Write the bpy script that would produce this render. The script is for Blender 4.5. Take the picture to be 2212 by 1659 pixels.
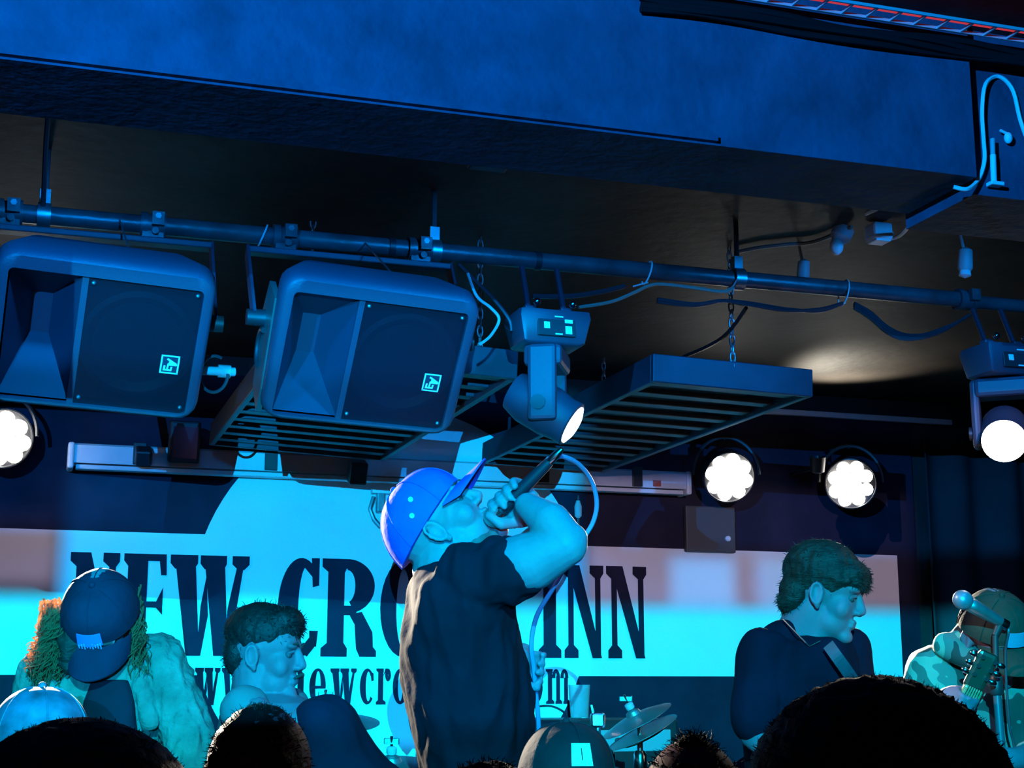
import bpy, bmesh, math, random
from mathutils import Vector as V, Matrix, Quaternion, noise
random.seed(7)
for o in list(bpy.data.objects): bpy.data.objects.remove(o, do_unlink=True)
SC = bpy.context.scene
COL = SC.collection
R_ = math.radians

# ------------------------------------------------------------------ camera
FPX, CX, CY = 3200.0, 1106.0, 829.5
YAW, PIT = R_(18.0), R_(11.5)
CAM = V((0, 0, 1.75))
RT = V((math.cos(YAW), -math.sin(YAW), 0))
HD = V((math.sin(YAW), math.cos(YAW), 0))
ZU = V((0, 0, 1))
FW = HD * math.cos(PIT) + ZU * math.sin(PIT)
UP = -HD * math.sin(PIT) + ZU * math.cos(PIT)
cam = bpy.data.cameras.new('camera'); camo = bpy.data.objects.new('camera', cam); COL.objects.link(camo)
camo.location = CAM; camo.rotation_euler = (R_(90) + PIT, 0, -YAW)
cam.sensor_width = 36; cam.lens = FPX / 2212 * 36; cam.clip_start = 0.02
SC.camera = camo
def ray(px, py): return FW + RT * ((px - CX) / FPX) + UP * ((CY - py) / FPX)
def P(px, py, d): return CAM + ray(px, py) * d
def onY(px, py, y):
    r = ray(px, py); return CAM + r * (y / r.y)
def onZ(px, py, z):
    r = ray(px, py); return CAM + r * ((z - CAM.z) / r.z)
def dep(w): return (w - CAM).dot(FW)

# ------------------------------------------------------------------ light
SC.view_settings.view_transform = 'Standard'; SC.view_settings.look = 'None'
SC.view_settings.gamma = 1; SC.view_settings.use_curve_mapping = False
SC.view_settings.exposure = 0.0
wd = bpy.data.worlds.new('world'); SC.world = wd; wd.use_nodes = True
wd.node_tree.nodes['Background'].inputs[0].default_value = (0.0006, 0.0010, 0.0022, 1)
wd.node_tree.nodes['Background'].inputs[1].default_value = 1.0
def spot(name, loc, target, watts, col, angle, blend=0.3, rad=0.03):
    l = bpy.data.lights.new(name, 'SPOT'); l.energy = watts; l.color = col
    l.spot_size = R_(angle); l.spot_blend = blend; l.shadow_soft_size = rad
    o = bpy.data.objects.new(name, l); COL.objects.link(o); o.location = loc
    o.rotation_euler = (V(target) - V(loc)).to_track_quat('-Z', 'Y').to_euler()
    return o

# ------------------------------------------------------------------ materials
MATS = {}
def mat(name, col, rough=0.6, metal=0.0, var=0.0, scale=8.0, bump=0.0, bscale=60.0, spec=0.5, emit=None, estr=0.0, stretch=None, alpha=1.0, trans=0.0):
    if name in MATS: return MATS[name]
    m = bpy.data.materials.new(name); m.use_nodes = True; nt = m.node_tree
    b = nt.nodes['Principled BSDF']
    b.inputs['Roughness'].default_value = rough; b.inputs['Metallic'].default_value = metal
    b.inputs['Specular IOR Level'].default_value = spec
    b.inputs['Base Color'].default_value = (*col, 1)
    tc = nt.nodes.new('ShaderNodeTexCoord'); mp = nt.nodes.new('ShaderNodeMapping')
    nt.links.new(tc.outputs['Object'], mp.inputs[0])
    if stretch: mp.inputs['Scale'].default_value = stretch
    if var > 0:
        n = nt.nodes.new('ShaderNodeTexNoise'); n.inputs['Scale'].default_value = scale; n.inputs['Detail'].default_value = 6
        nt.links.new(mp.outputs[0], n.inputs['Vector'])
        r = nt.nodes.new('ShaderNodeValToRGB')
        r.color_ramp.elements[0].position = 0.3; r.color_ramp.elements[1].position = 0.7
        r.color_ramp.elements[0].color = (*[c * (1 - var) for c in col], 1)
        r.color_ramp.elements[1].color = (*[min(1, c * (1 + var)) for c in col], 1)
        nt.links.new(n.outputs['Fac'], r.inputs[0]); nt.links.new(r.outputs[0], b.inputs['Base Color'])
    if bump > 0:
        n2 = nt.nodes.new('ShaderNodeTexNoise'); n2.inputs['Scale'].default_value = bscale; n2.inputs['Detail'].default_value = 5
        nt.links.new(mp.outputs[0], n2.inputs['Vector'])
        bp = nt.nodes.new('ShaderNodeBump'); bp.inputs['Strength'].default_value = bump; bp.inputs['Distance'].default_value = 0.01
        nt.links.new(n2.outputs['Fac'], bp.inputs['Height']); nt.links.new(bp.outputs[0], b.inputs['Normal'])
    if emit:
        b.inputs['Emission Color'].default_value = (*emit, 1); b.inputs['Emission Strength'].default_value = estr
    if trans: b.inputs['Transmission Weight'].default_value = trans
    if alpha < 1: b.inputs['Alpha'].default_value = alpha
    MATS[name] = m; return m
M_wall = mat('black_wall_paint', (0.032, 0.028, 0.028), 0.75, var=0.45, scale=3.5, bump=0.25, bscale=40)
M_ceil = mat('dark_ceiling_paint', (0.034, 0.029, 0.025), 0.62, var=0.4, scale=3, bump=0.3, bscale=18, spec=0.15)
M_beam = mat('navy_beam_paint', (0.030, 0.060, 0.105), 0.75, var=0.28, scale=9, bump=0.35, bscale=45, spec=0.2)
M_floor = mat('dark_floor', (0.03, 0.026, 0.024), 0.5, var=0.3, scale=4)
M_blackcloth = mat('black_banner_cloth', (0.020, 0.018, 0.036), 0.85, spec=0.15, var=0.25, scale=5, bump=0.1)
M_print = mat('black_print', (0.015, 0.015, 0.032), 0.8, spec=0.15, var=0.15, scale=12)
M_white = mat('white_banner_print', (0.78, 0.78, 0.78), 0.8, var=0.03, scale=4)
M_cab = mat('speaker_cabinet_plastic', (0.040, 0.046, 0.072), 0.5, bump=0.15, bscale=220)
M_horn = mat('speaker_horn_plastic', (0.032, 0.038, 0.066), 0.5)
M_cone = mat('woofer_paper', (0.02, 0.024, 0.04), 0.6)
M_badge = mat('badge_print', (0.8, 0.8, 0.8), 0.5)
M_badgebg = mat('badge_back', (0.02, 0.03, 0.05), 0.5)
M_steel = mat('dull_steel', (0.32, 0.33, 0.35), 0.38, 0.85, var=0.2, scale=30)
M_pipe = mat('painted_pipe', (0.075, 0.08, 0.09), 0.38, 0.2, var=0.35, scale=14, bump=0.15, bscale=50)
M_black = mat('black_metal', (0.022, 0.023, 0.026), 0.45, 0.1)
M_mh = mat('moving_head_plastic', (0.034, 0.040, 0.062), 0.48)
M_grey = mat('grey_plastic', (0.35, 0.36, 0.38), 0.5)
M_cable = mat('black_cable', (0.03, 0.032, 0.04), 0.45)
M_wcable = mat('white_cable', (0.72, 0.72, 0.72), 0.5)
M_wplast = mat('white_plastic', (0.70, 0.71, 0.72), 0.5, var=0.06, scale=12)
M_case = mat('screen_case_enamel', (0.62, 0.63, 0.64), 0.42, var=0.12, scale=5)
M_lamp = mat('lamp_lens_lit', (1, 1, 1), 0.4, emit=(1.0, 0.94, 0.84), estr=14)
M_skin = mat('skin', (0.25, 0.095, 0.12), 0.6, spec=0.25, var=0.08, scale=20, bump=0.08, bscale=120)
M_hairbr = mat('brown_hair', (0.026, 0.013, 0.010), 0.6, spec=0.2, var=0.5, scale=14, bump=0.6, bscale=60, stretch=(1, 1, 3))
M_hairdk = mat('dark_hair', (0.010, 0.007, 0.007), 0.6, spec=0.2, var=0.4, scale=20, bump=0.5, bscale=70)
M_hairrd = mat('auburn_hair', (0.035, 0.009, 0.008), 0.6, spec=0.2, var=0.5, scale=20, bump=0.5, bscale=60)
M_blacktee = mat('black_cotton', (0.0040, 0.0036, 0.0080), 0.9, spec=0.08, var=0.2, scale=9, bump=0.5, bscale=22)
M_navytee = mat('navy_cotton', (0.0040, 0.0042, 0.012), 0.9, spec=0.08, var=0.2, scale=9, bump=0.4, bscale=22)
M_darkcl = mat('dark_clothing', (0.010, 0.010, 0.016), 0.9, spec=0.08, var=0.3, scale=8, bump=0.3, bscale=25)
M_trous = mat('dark_trousers', (0.025, 0.026, 0.032), 0.85)
M_shoe = mat('dark_shoes', (0.02, 0.02, 0.02), 0.6)
M_bluecap = mat('blue_cap_cotton', (0.014, 0.040, 0.30), 0.8, spec=0.15, var=0.15, scale=15, bump=0.3, bscale=50)
M_navycap = mat('navy_cap_cotton', (0.008, 0.011, 0.024), 0.85, spec=0.1, var=0.2, scale=15, bump=0.3, bscale=50)
M_olive = mat('olive_cap_cotton', (0.035, 0.028, 0.02), 0.85, spec=0.1, var=0.2, scale=15, bump=0.3, bscale=50)
M_denim = mat('pale_denim', (0.085, 0.105, 0.085), 0.9, spec=0.1, var=0.35, scale=16, bump=0.9, bscale=55)
M_eye = mat('eye_white', (0.05, 0.04, 0.05), 0.4)
M_iris = mat('eye_dark', (0.02, 0.02, 0.02), 0.2)
M_brow = mat('eyebrow_hair', (0.03, 0.022, 0.018), 0.7)
M_lip = mat('mouth_inner', (0.05, 0.015, 0.015), 0.6)
M_brass = mat('cymbal_bronze', (0.42, 0.34, 0.34), 0.35, 0.8, var=0.2, scale=10)
M_chrome = mat('chrome', (0.75, 0.76, 0.78), 0.16, 1.0)
M_red = mat('red_led_strip', (0.5, 0.02, 0.02), 0.5, emit=(1.0, 0.06, 0.07), estr=0.5)
def camo_mat():
    m = bpy.data.materials.new('camouflage_cloth'); m.use_nodes = True; nt = m.node_tree; b = nt.nodes['Principled BSDF']
    tc = nt.nodes.new('ShaderNodeTexCoord'); n = nt.nodes.new('ShaderNodeTexNoise'); n.inputs['Scale'].default_value = 9; n.inputs['Detail'].default_value = 1.5
    nt.links.new(tc.outputs['Object'], n.inputs['Vector'])
    r = nt.nodes.new('ShaderNodeValToRGB'); r.color_ramp.interpolation = 'CONSTANT'
    e = r.color_ramp.elements; e[0].color = (0.02, 0.025, 0.02, 1); e[1].position = 0.43; e[1].color = (0.10, 0.12, 0.10, 1)
    k = e.new(0.52); k.color = (0.30, 0.24, 0.17, 1); k = e.new(0.60); k.color = (0.06, 0.08, 0.06, 1)
    nt.links.new(n.outputs['Fac'], r.inputs[0]); nt.links.new(r.outputs[0], b.inputs['Base Color']); b.inputs['Roughness'].default_value = 0.85
    return m
M_camo = camo_mat()
def grille_mat():
    m = bpy.data.materials.new('perforated_grille'); m.use_nodes = True; nt = m.node_tree; b = nt.nodes['Principled BSDF']
    b.inputs['Base Color'].default_value = (0.011, 0.013, 0.024, 1); b.inputs['Roughness'].default_value = 0.45; b.inputs['Metallic'].default_value = 0.3
    b.inputs['Alpha'].default_value = 0.60      # perforations far too fine to tell apart
    return m
M_grille = grille_mat()

# ------------------------------------------------------------------ mesh helpers
def basis(d):
    d = d.normalized(); a = V((0, 0, 1)) if abs(d.z) < 0.9 else V((1, 0, 0))
    x = d.cross(a).normalized(); y = d.cross(x).normalized(); return x, y
class MB:
    def __init__(s): s.v = []; s.f = []
    def add(s, vs, fs):
        k = len(s.v); s.v += [V(q) for q in vs]; s.f += [tuple(i + k for i in f) for f in fs]; return s
    def box(s, c, sz, ax=None, bev=0.0):
        c = V(c); ax = ax or (V((1, 0, 0)), V((0, 1, 0)), V((0, 0, 1)))
        if bev <= 0:
            vs = [c + ax[0] * (sx * sz[0] / 2) + ax[1] * (sy * sz[1] / 2) + ax[2] * (sz_ * sz[2] / 2) for sx in (-1, 1) for sy in (-1, 1) for sz_ in (-1, 1)]
            return s.add(vs, [(0, 1, 3, 2), (4, 6, 7, 5), (0, 4, 5, 1), (2, 3, 7, 6), (0, 2, 6, 4), (1, 5, 7, 3)])
        bm = bmesh.new(); bmesh.ops.create_cube(bm, size=1)
        for q in bm.verts: q.co = V((q.co.x * sz[0], q.co.y * sz[1], q.co.z * sz[2]))
        bmesh.ops.bevel(bm, geom=bm.edges[:], offset=bev, segments=2, affect='EDGES', profile=0.5)
        bm.verts.index_update()
        vs = [c + ax[0] * q.co.x + ax[1] * q.co.y + ax[2] * q.co.z for q in bm.verts]; fs = [tuple(q.index for q in f.verts) for f in bm.faces]
        bm.free(); return s.add(vs, fs)
    def cyl(s, a, b, r0, r1=None, n=12, caps=True):
        a = V(a); b = V(b); r1 = r0 if r1 is None else r1; x, y = basis(b - a)
        vs = [p + (x * math.cos(2 * math.pi * i / n) + y * math.sin(2 * math.pi * i / n)) * r for p, r in ((a, r0), (b, r1)) for i in range(n)]
        fs = [(i, (i + 1) % n, n + (i + 1) % n, n + i) for i in range(n)]
        if caps: fs += [tuple(range(n))[::-1], tuple(range(n, 2 * n))]
        return s.add(vs, fs)
    def tube(s, pts, r, n=6, closed=False):
        pts = [V(p) for p in pts]; m = len(pts); rs = r if isinstance(r, (list, tuple)) else [r] * m
        vs = []; px_ = None
        for i, p in enumerate(pts):
            t = (pts[(i + 1) % m] - pts[i - 1]) if closed else (pts[min(i + 1, m - 1)] - pts[max(i - 1, 0)])
            if t.length < 1e-9: t = V((0, 0, 1))
            t.normalize()
            if px_ is None: px_, _ = basis(t)
            px_ = (px_ - t * px_.dot(t)).normalized(); py_ = t.cross(px_)
            vs += [p + (px_ * math.cos(2 * math.pi * k / n) + py_ * math.sin(2 * math.pi * k / n)) * rs[i] for k in range(n)]
        fs = []
        for i in range(m if closed else m - 1):
            for k in range(n):
                a = i * n; b = ((i + 1) % m) * n; fs.append((a + k, a + (k + 1) % n, b + (k + 1) % n, b + k))
        if not closed: fs += [tuple(range(n))[::-1], tuple(range((m - 1) * n, m * n))]
        return s.add(vs, fs)
    def ell(s, c, r, ax=None, nu=14, nv=9):
        c = V(c); ax = ax or (V((1, 0, 0)), V((0, 1, 0)), V((0, 0, 1)))
        if not isinstance(r, (list, tuple, V)): r = (r, r, r)
        vs = [c + ax[2] * r[2]]
        for j in range(1, nv):
            ph = math.pi * j / nv
            for i in range(nu):
                th = 2 * math.pi * i / nu
                vs.append(c + ax[0] * (r[0] * math.sin(ph) * math.cos(th)) + ax[1] * (r[1] * math.sin(ph) * math.sin(th)) + ax[2] * (r[2] * math.cos(ph)))
        vs.append(c - ax[2] * r[2]); L = len(vs) - 1
        fs = [(0, 1 + i, 1 + (i + 1) % nu) for i in range(nu)]
        for j in range(nv - 2):
            for i in range(nu):
                a = 1 + j * nu; fs.append((a + i, a + nu + i, a + nu + (i + 1) % nu, a + (i + 1) % nu))
        a = 1 + (nv - 2) * nu; fs += [(L, a + (i + 1) % nu, a + i) for i in range(nu)]
        return s.add(vs, fs)
    def cap(s, a, b, r0, r1=None, n=12):
        a = V(a); b = V(b); r1 = r0 if r1 is None else r1
        d = (b - a).normalized(); pts = []; rs = []
        for k in range(5):
            t = math.pi / 2 * (1 - k / 4); pts.append(a - d * (r0 * math.sin(t))); rs.append(max(r0 * math.cos(t), 0.0008))
        for k in range(5):
            t = math.pi / 2 * k / 4; pts.append(b + d * (r1 * math.sin(t))); rs.append(max(r1 * math.cos(t), 0.0008))
        return s.tube(pts, rs, n)
    def loft(s, rings, closed_ends=True):
        n = len(rings[0]); vs = [q for r in rings for q in r]
        fs = [(i * n + k, i * n + (k + 1) % n, (i + 1) * n + (k + 1) % n, (i + 1) * n + k) for i in range(len(rings) - 1) for k in range(n)]
        if closed_ends: fs += [tuple(range(n))[::-1], tuple(range((len(rings) - 1) * n, len(rings) * n))]
        return s.add(vs, fs)
    def lathe(s, prof, o, ax, n=24):
        o = V(o); ax = V(ax).normalized(); x, y = basis(ax)
        rings = [[o + ax * h + (x * math.cos(2 * math.pi * k / n) + y * math.sin(2 * math.pi * k / n)) * r for k in range(n)] for r, h in prof]
        return s.loft(rings, True)
    def poly(s, pts): return s.add(pts, [tuple(range(len(pts)))])
    def build(s, name, m, parent=None, smooth=False):
        me = bpy.data.meshes.new(name); off = V((0, 0, 0)); q = parent
        while q is not None: off += q.location; q = q.parent
        me.from_pydata([tuple(v - off) for v in s.v], [], s.f); me.update()
        bm = bmesh.new(); bm.from_mesh(me); bmesh.ops.recalc_face_normals(bm, faces=bm.faces); bm.to_mesh(me); bm.free()
        if smooth:
            for p in me.polygons: p.use_smooth = True
            try: me.set_sharp_from_angle(angle=R_(40))
            except Exception: pass
        for mm in (m if isinstance(m, (list, tuple)) else [m]): me.materials.append(mm)
        o = bpy.data.objects.new(name, me); COL.objects.link(o)
        if parent is not None: o.parent = parent
        return o
def tag(o, label=None, cat=None, group=None, kind=None):
    if label: o['label'] = label
    if cat: o['category'] = cat
    if group: o['group'] = group
    if kind: o['kind'] = kind
    return o
def thing(name, loc, label, cat, group=None):
    o = bpy.data.objects.new(name, None); COL.objects.link(o); o.location = loc; o.empty_display_size = 0.1
    return tag(o, label, cat, group)
def struct(mb, name, m, label=None, smooth=False):
    o = mb.build(name, m, None, smooth); o['kind'] = 'structure'
    if label: o['label'] = label
    return o
def organic(mb, name, m, parent, voxel=0.006, smooth=4, fold=0.0, fscale=(14, 14, 5), seed=0):
    """union of overlapping closed shapes into one continuous smooth surface"""
    t = mb.build('tmp_union', m)
    md = t.modifiers.new('r', 'REMESH'); md.mode = 'VOXEL'; md.voxel_size = voxel; md.use_smooth_shade = True
    if smooth:
        ms = t.modifiers.new('s', 'SMOOTH'); ms.iterations = smooth; ms.factor = 0.5
    dg = bpy.context.evaluated_depsgraph_get(); dg.update()
    me = bpy.data.meshes.new_from_object(t.evaluated_get(dg)); me.name = name
    bpy.data.objects.remove(t, do_unlink=True)
    off = V((0, 0, 0)); q = parent
    while q is not None: off += q.location; q = q.parent
    if fold > 0:
        sd = V((seed * 7.3, seed * 3.1, seed * 5.7)); nrm = [v.normal.copy() for v in me.vertices]
        for v, n_ in zip(me.vertices, nrm):
            c = v.co; p = V((c.x * fscale[0], c.y * fscale[1], c.z * fscale[2])) + sd
            a = noise.noise(p); b = noise.noise(p * 2.3 + V((9, 4, 2)))
            v.co = c + n_ * (fold * ((1 - 2 * abs(a)) * 0.8 + 0.5 * b - 0.15))
    me.transform(Matrix.Translation(-off))
    for p in me.polygons: p.use_smooth = True
    me.materials.clear()
    for mm in (m if isinstance(m, (list, tuple)) else [m]): me.materials.append(mm)
    o = bpy.data.objects.new(name, me); COL.objects.link(o)
    if parent is not None: o.parent = parent
    return o
def smoothpts(ctrl, k=8):
    c = [V(p) for p in ctrl]; out = []
    for i in range(len(c) - 1):
        p0 = c[max(i - 1, 0)]; p1 = c[i]; p2 = c[i + 1]; p3 = c[min(i + 2, len(c) - 1)]
        for j in range(k):
            t = j / k
            out.append(0.5 * ((2 * p1) + (p2 - p0) * t + (2 * p0 - 5 * p1 + 4 * p2 - p3) * t * t + (3 * p1 - p0 - 3 * p2 + p3) * t ** 3))
    out.append(c[-1]); return out

# ------------------------------------------------------------------ unseen house lanterns with added shutters
def lantern(name, loc, rect, watts, col, label, Y=5.87, t=0.04, rad=0.002):
    """unseen lantern over the audience: lamp in an added housing whose four added shutters cut the beam to a rectangle on the back wall"""
    loc = V(loc); x0, x1, z0, z1 = rect; g = loc.y + (Y - loc.y) * t
    cv = lambda x, z: V((loc.x + (x - loc.x) * t, g, loc.z + (z - loc.z) * t))
    a, b_ = cv(x0, z0), cv(x1, z1); ctr = (a + b_) / 2
    ang = max((V((p.x, g, p.z)) - loc).angle(ctr - loc) for p in (a, b_, V((a.x, g, b_.z)), V((b_.x, g, a.z))))
    t_ = thing('unseen_lantern', loc - V((0, .12, 0)), label, 'stage lamp', 'unseen lanterns with added shutters over the audience')
    th, big = .002, (ctr - loc).length * math.tan(min(1.2, ang * 1.12)) * 1.05 + .02
    for (u0, u1, w0, w1) in ((a.x - big, a.x, ctr.z - big * 1.3, ctr.z + big * 1.3), (b_.x, b_.x + big, ctr.z - big * 1.3, ctr.z + big * 1.3), (a.x, b_.x, a.z - big, a.z), (a.x, b_.x, b_.z, b_.z + big)):
        MB().box(((u0 + u1) / 2, g, (w0 + w1) / 2), (u1 - u0, th, w1 - w0)).build('added_shutter', M_black, t_)  # unseen plates added to cut the beam to its rectangle
    MB().box(loc - V((0, .17, 0)), (.16, .28, .16), None, .01).build('housing', M_black, t_)
    MB().cyl(loc + V((0, -.17, .08)), V((loc.x, loc.y - .17, 3.05)), .012, None, 8).build('hanging_bar', M_black, t_)
    spot(name, loc, ctr, watts, col, math.degrees(ang) * 2 * 1.1 + 1, 0.05, rad)
CY_, BL_, WM_ = (0.0, 0.64, 1.0), (0.0, 0.42, 1.0), (0.90, 0.70, 1.0)
lantern('cyan_wash', (-.37, -1.3, 2.93), (-.9, 4.6, 0.45, 2.075), 4300, CY_, 'unseen lantern with added shutters giving the low cyan wash')
lantern('blue_roundel', (-.62, -2.3, 1.97), (.12, 2.22, 1.50, 2.98), 4200, BL_, 'unseen lantern with added shutters giving the blue light on the roundel')
lantern('blue_rig', (-1.15, -.3, 2.66), (-2.4, 8.5, 2.34, 3.6), 1400, (0.0, .30, 1.0), 'unseen lantern with added shutters giving the blue light on the beam')
lantern('warm_side', (.85, -.9, 2.5), (2.24, 3.84, 2.085, 2.60), 560, WM_, 'unseen added lantern giving the pale light on the bar end')  # unseen lamp added to tint the bar above the cyan beam
lantern('warm_edge', (-1.0, -1.6, 2.08), (-.6, .10, 2.12, 2.40), 480, WM_, 'unseen added lantern giving the pale light on the other bar end')  # second unseen lamp added for the pale patch at the near bar end
lantern('blue_patch', (1.45, -1.0, 2.45), (2.62, 2.93, 2.08, 2.29), 1500, BL_, 'unseen added lantern giving a small blue patch on the bar beside the last letter')  # this unseen lamp and the next are added for blue patches
lantern('blue_patch', (1.95, -1.2, 2.45), (3.03, 3.52, 2.08, 2.30), 1100, BL_, 'unseen added lantern giving a wide blue patch on the bar behind the guitarist')
# three small blue cans hung behind the downstand beam, lighting the rig from above
for bx_, bw_, wh_ in ((.15, 26, 'over the first loudspeaker'), (1.15, 26, 'over the first moving head lamp'), (2.35, 22, 'over the end of the lighting pipe')):
    q_ = V((bx_, 2.66, 2.93)); t_ = thing('blue_can', q_, 'small black can lamp behind the beam ' + wh_, 'stage lamp', 'blue can lamps behind the beam')
    d_ = V((0, .74, -.67)).normalized()
    MB().lathe([(.02, -.09), (.035, -.085), (.04, -.05), (.042, .02), (.038, .02), (.036, -.045)], q_, d_, 18).build('can', M_black, t_, True)
    MB().cyl(q_ - d_ * .05, V((q_.x, q_.y - .03, 3.05)), .008, None, 8).build('bracket', M_black, t_)
    spot('blue_can_beam', q_ + d_ * .025, q_ + d_ * 2, bw_ * 1.7, (0.0, .26, 1.0), 106, .25, .03)

# ------------------------------------------------------------------ structure
WY, CEIL = 5.9, 3.05
struct(MB().box((2.0, 2.0, -0.05), (12, 9.6, 0.1)), 'floor', M_floor, 'dark pub floor')
struct(MB().box((2.0, WY + 0.1, 1.6), (12, 0.2, 3.2)), 'wall_back', M_wall, 'black painted back wall of the stage')
struct(MB().box((2.0, 2.0, CEIL + 0.06), (12, 9.6, 0.12)), 'ceiling', M_ceil, 'dark low ceiling')
STG = 0.45
struct(MB().box((2.0, (2.95 + WY) / 2, STG / 2), (11.9, WY - 2.95, STG)), 'stage_platform', M_floor, 'low black stage platform')
struct(MB().box((0.75, 4.50, STG + 0.1), (1.9, 1.8, 0.2), bev=0.01), 'drum_riser', M_floor, 'low drum riser on the stage')
BY, BZ = 2.333, 2.72
b = MB().box((-0.6, BY + 0.12, (BZ + CEIL) / 2), (4.62, 0.24, CEIL - BZ))
struct(b, 'ceiling_beam', M_beam, 'deep blue-lit downstand beam across the ceiling')
struct(MB().box((0.05, BY - 0.006, BZ + 0.010), (2.2, 0.014, 0.012)), 'trim_1', M_beam, 'thin moulding along the lower beam edge')
struct(MB().box((3.4, BY + 0.16, (2.70 + CEIL) / 2), (3.34, 0.24, CEIL - 2.70)), 'ceiling_beam', M_beam, 'set-back end section of the downstand beam')
# pleated black drape at the side of the stage wall
mb = MB(); n = 90; x0, x1 = 3.86, 5.6; vs = []
for i in range(n + 1):
    x = x0 + (x1 - x0) * i / n; y = 5.80 + 0.035 * math.sin(x * 26) + 0.02 * math.sin(x * 11 + 1)
    vs += [V((x, y, STG)), V((x, y, 2.88))]
mb.add(vs, [(2 * i, 2 * i + 2, 2 * i + 3, 2 * i + 1) for i in range(n)])
dr = mb.build('stage_curtain', mat('black_drape', (0.035, 0.036, 0.042), 0.85, var=0.3, scale=4), None, True)
md = dr.modifiers.new('t', 'SOLIDIFY'); md.thickness = 0.006
tag(dr, 'pleated black stage curtain beside the end of the banner', 'curtain')

# ------------------------------------------------------------------ banner
ban = thing('banner', (1.7, 5.875, 1.2), 'black stage banner with white roundel reading NEW CROSS INN above a web address', 'banner')
mb = MB().box((1.55, 5.880, 1.98), (4.60, 0.006, 1.98)); mb.build('cloth', M_blackcloth, ban)
CC, CRAD = V((1.424, 5.875, 2.058)), 0.822
mb = MB(); seg = 96
mb.poly([V((CC.x + CRAD * math.cos(2 * math.pi * i / seg), 5.8745, CC.z + CRAD * math.sin(2 * math.pi * i / seg))) for i in range(seg)])
mb.build('roundel', M_white, ban)['label'] = 'white disc printed on the banner'
mb = MB().poly([V((-0.72, 5.8725, 1.788)), V((3.745, 5.8725, 1.788)), V((3.745, 5.8725, 2.328)), V((-0.72, 5.8725, 2.328))])
mb.build('bar', M_white, ban)['label'] = 'white bar printed across the roundel'
# slab-serif glyphs in a unit box: lists of convex polygons
def ring(cx, cy, rx, ry, ix, iy, icx=None, a0=0, a1=360, k=28):
    icx = cx if icx is None else icx; out = []
    for i in range(k):
        t0 = R_(a0 + (a1 - a0) * i / k); t1 = R_(a0 + (a1 - a0) * (i + 1) / k)
        out.append([(cx + rx * math.cos(t0), cy + ry * math.sin(t0)), (cx + rx * math.cos(t1), cy + ry * math.sin(t1)),
                    (icx + ix * math.cos(t1), cy + iy * math.sin(t1)), (icx + ix * math.cos(t0), cy + iy * math.sin(t0))])
    return out
def rc(x0, x1, y0, y1): return [(x0, y0), (x1, y0), (x1, y1), (x0, y1)]
def serif(x0, x1, s0, s1, top, h=0.085, bk=0.055):
    if top: return [rc(x0, x1, 1 - h, 1), [(x0, 1 - h), (x1, 1 - h), (s1, 1 - h - bk), (s0, 1 - h - bk)]]
    return [rc(x0, x1, 0, h), [(x0, h), (x1, h), (s1, h + bk), (s0, h + bk)]]
def stroke(pts, w):
    out = []; L = []
    for i, p in enumerate(pts):
        a = V((*pts[max(i - 1, 0)], 0)); c = V((*pts[min(i + 1, len(pts) - 1)], 0)); d = (c - a).normalized(); nn = V((-d.y, d.x, 0))
        ww = w[i] / 2; L.append(((p[0] + nn.x * ww, p[1] + nn.y * ww), (p[0] - nn.x * ww, p[1] - nn.y * ww)))
    for i in range(len(L) - 1): out.append([L[i][0], L[i + 1][0], L[i + 1][1], L[i][1]])
    return out
S_pts = [(.86, .66), (.84, .80), (.70, .93), (.46, .955), (.24, .87), (.20, .74), (.34, .60), (.56, .49), (.76, .36), (.78, .20), (.60, .06), (.36, .05), (.18, .16), (.13, .34)]
S_w = [.16, .14, .10, .09, .22, .30, .34, .36, .32, .24, .10, .09, .12, .16]
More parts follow.
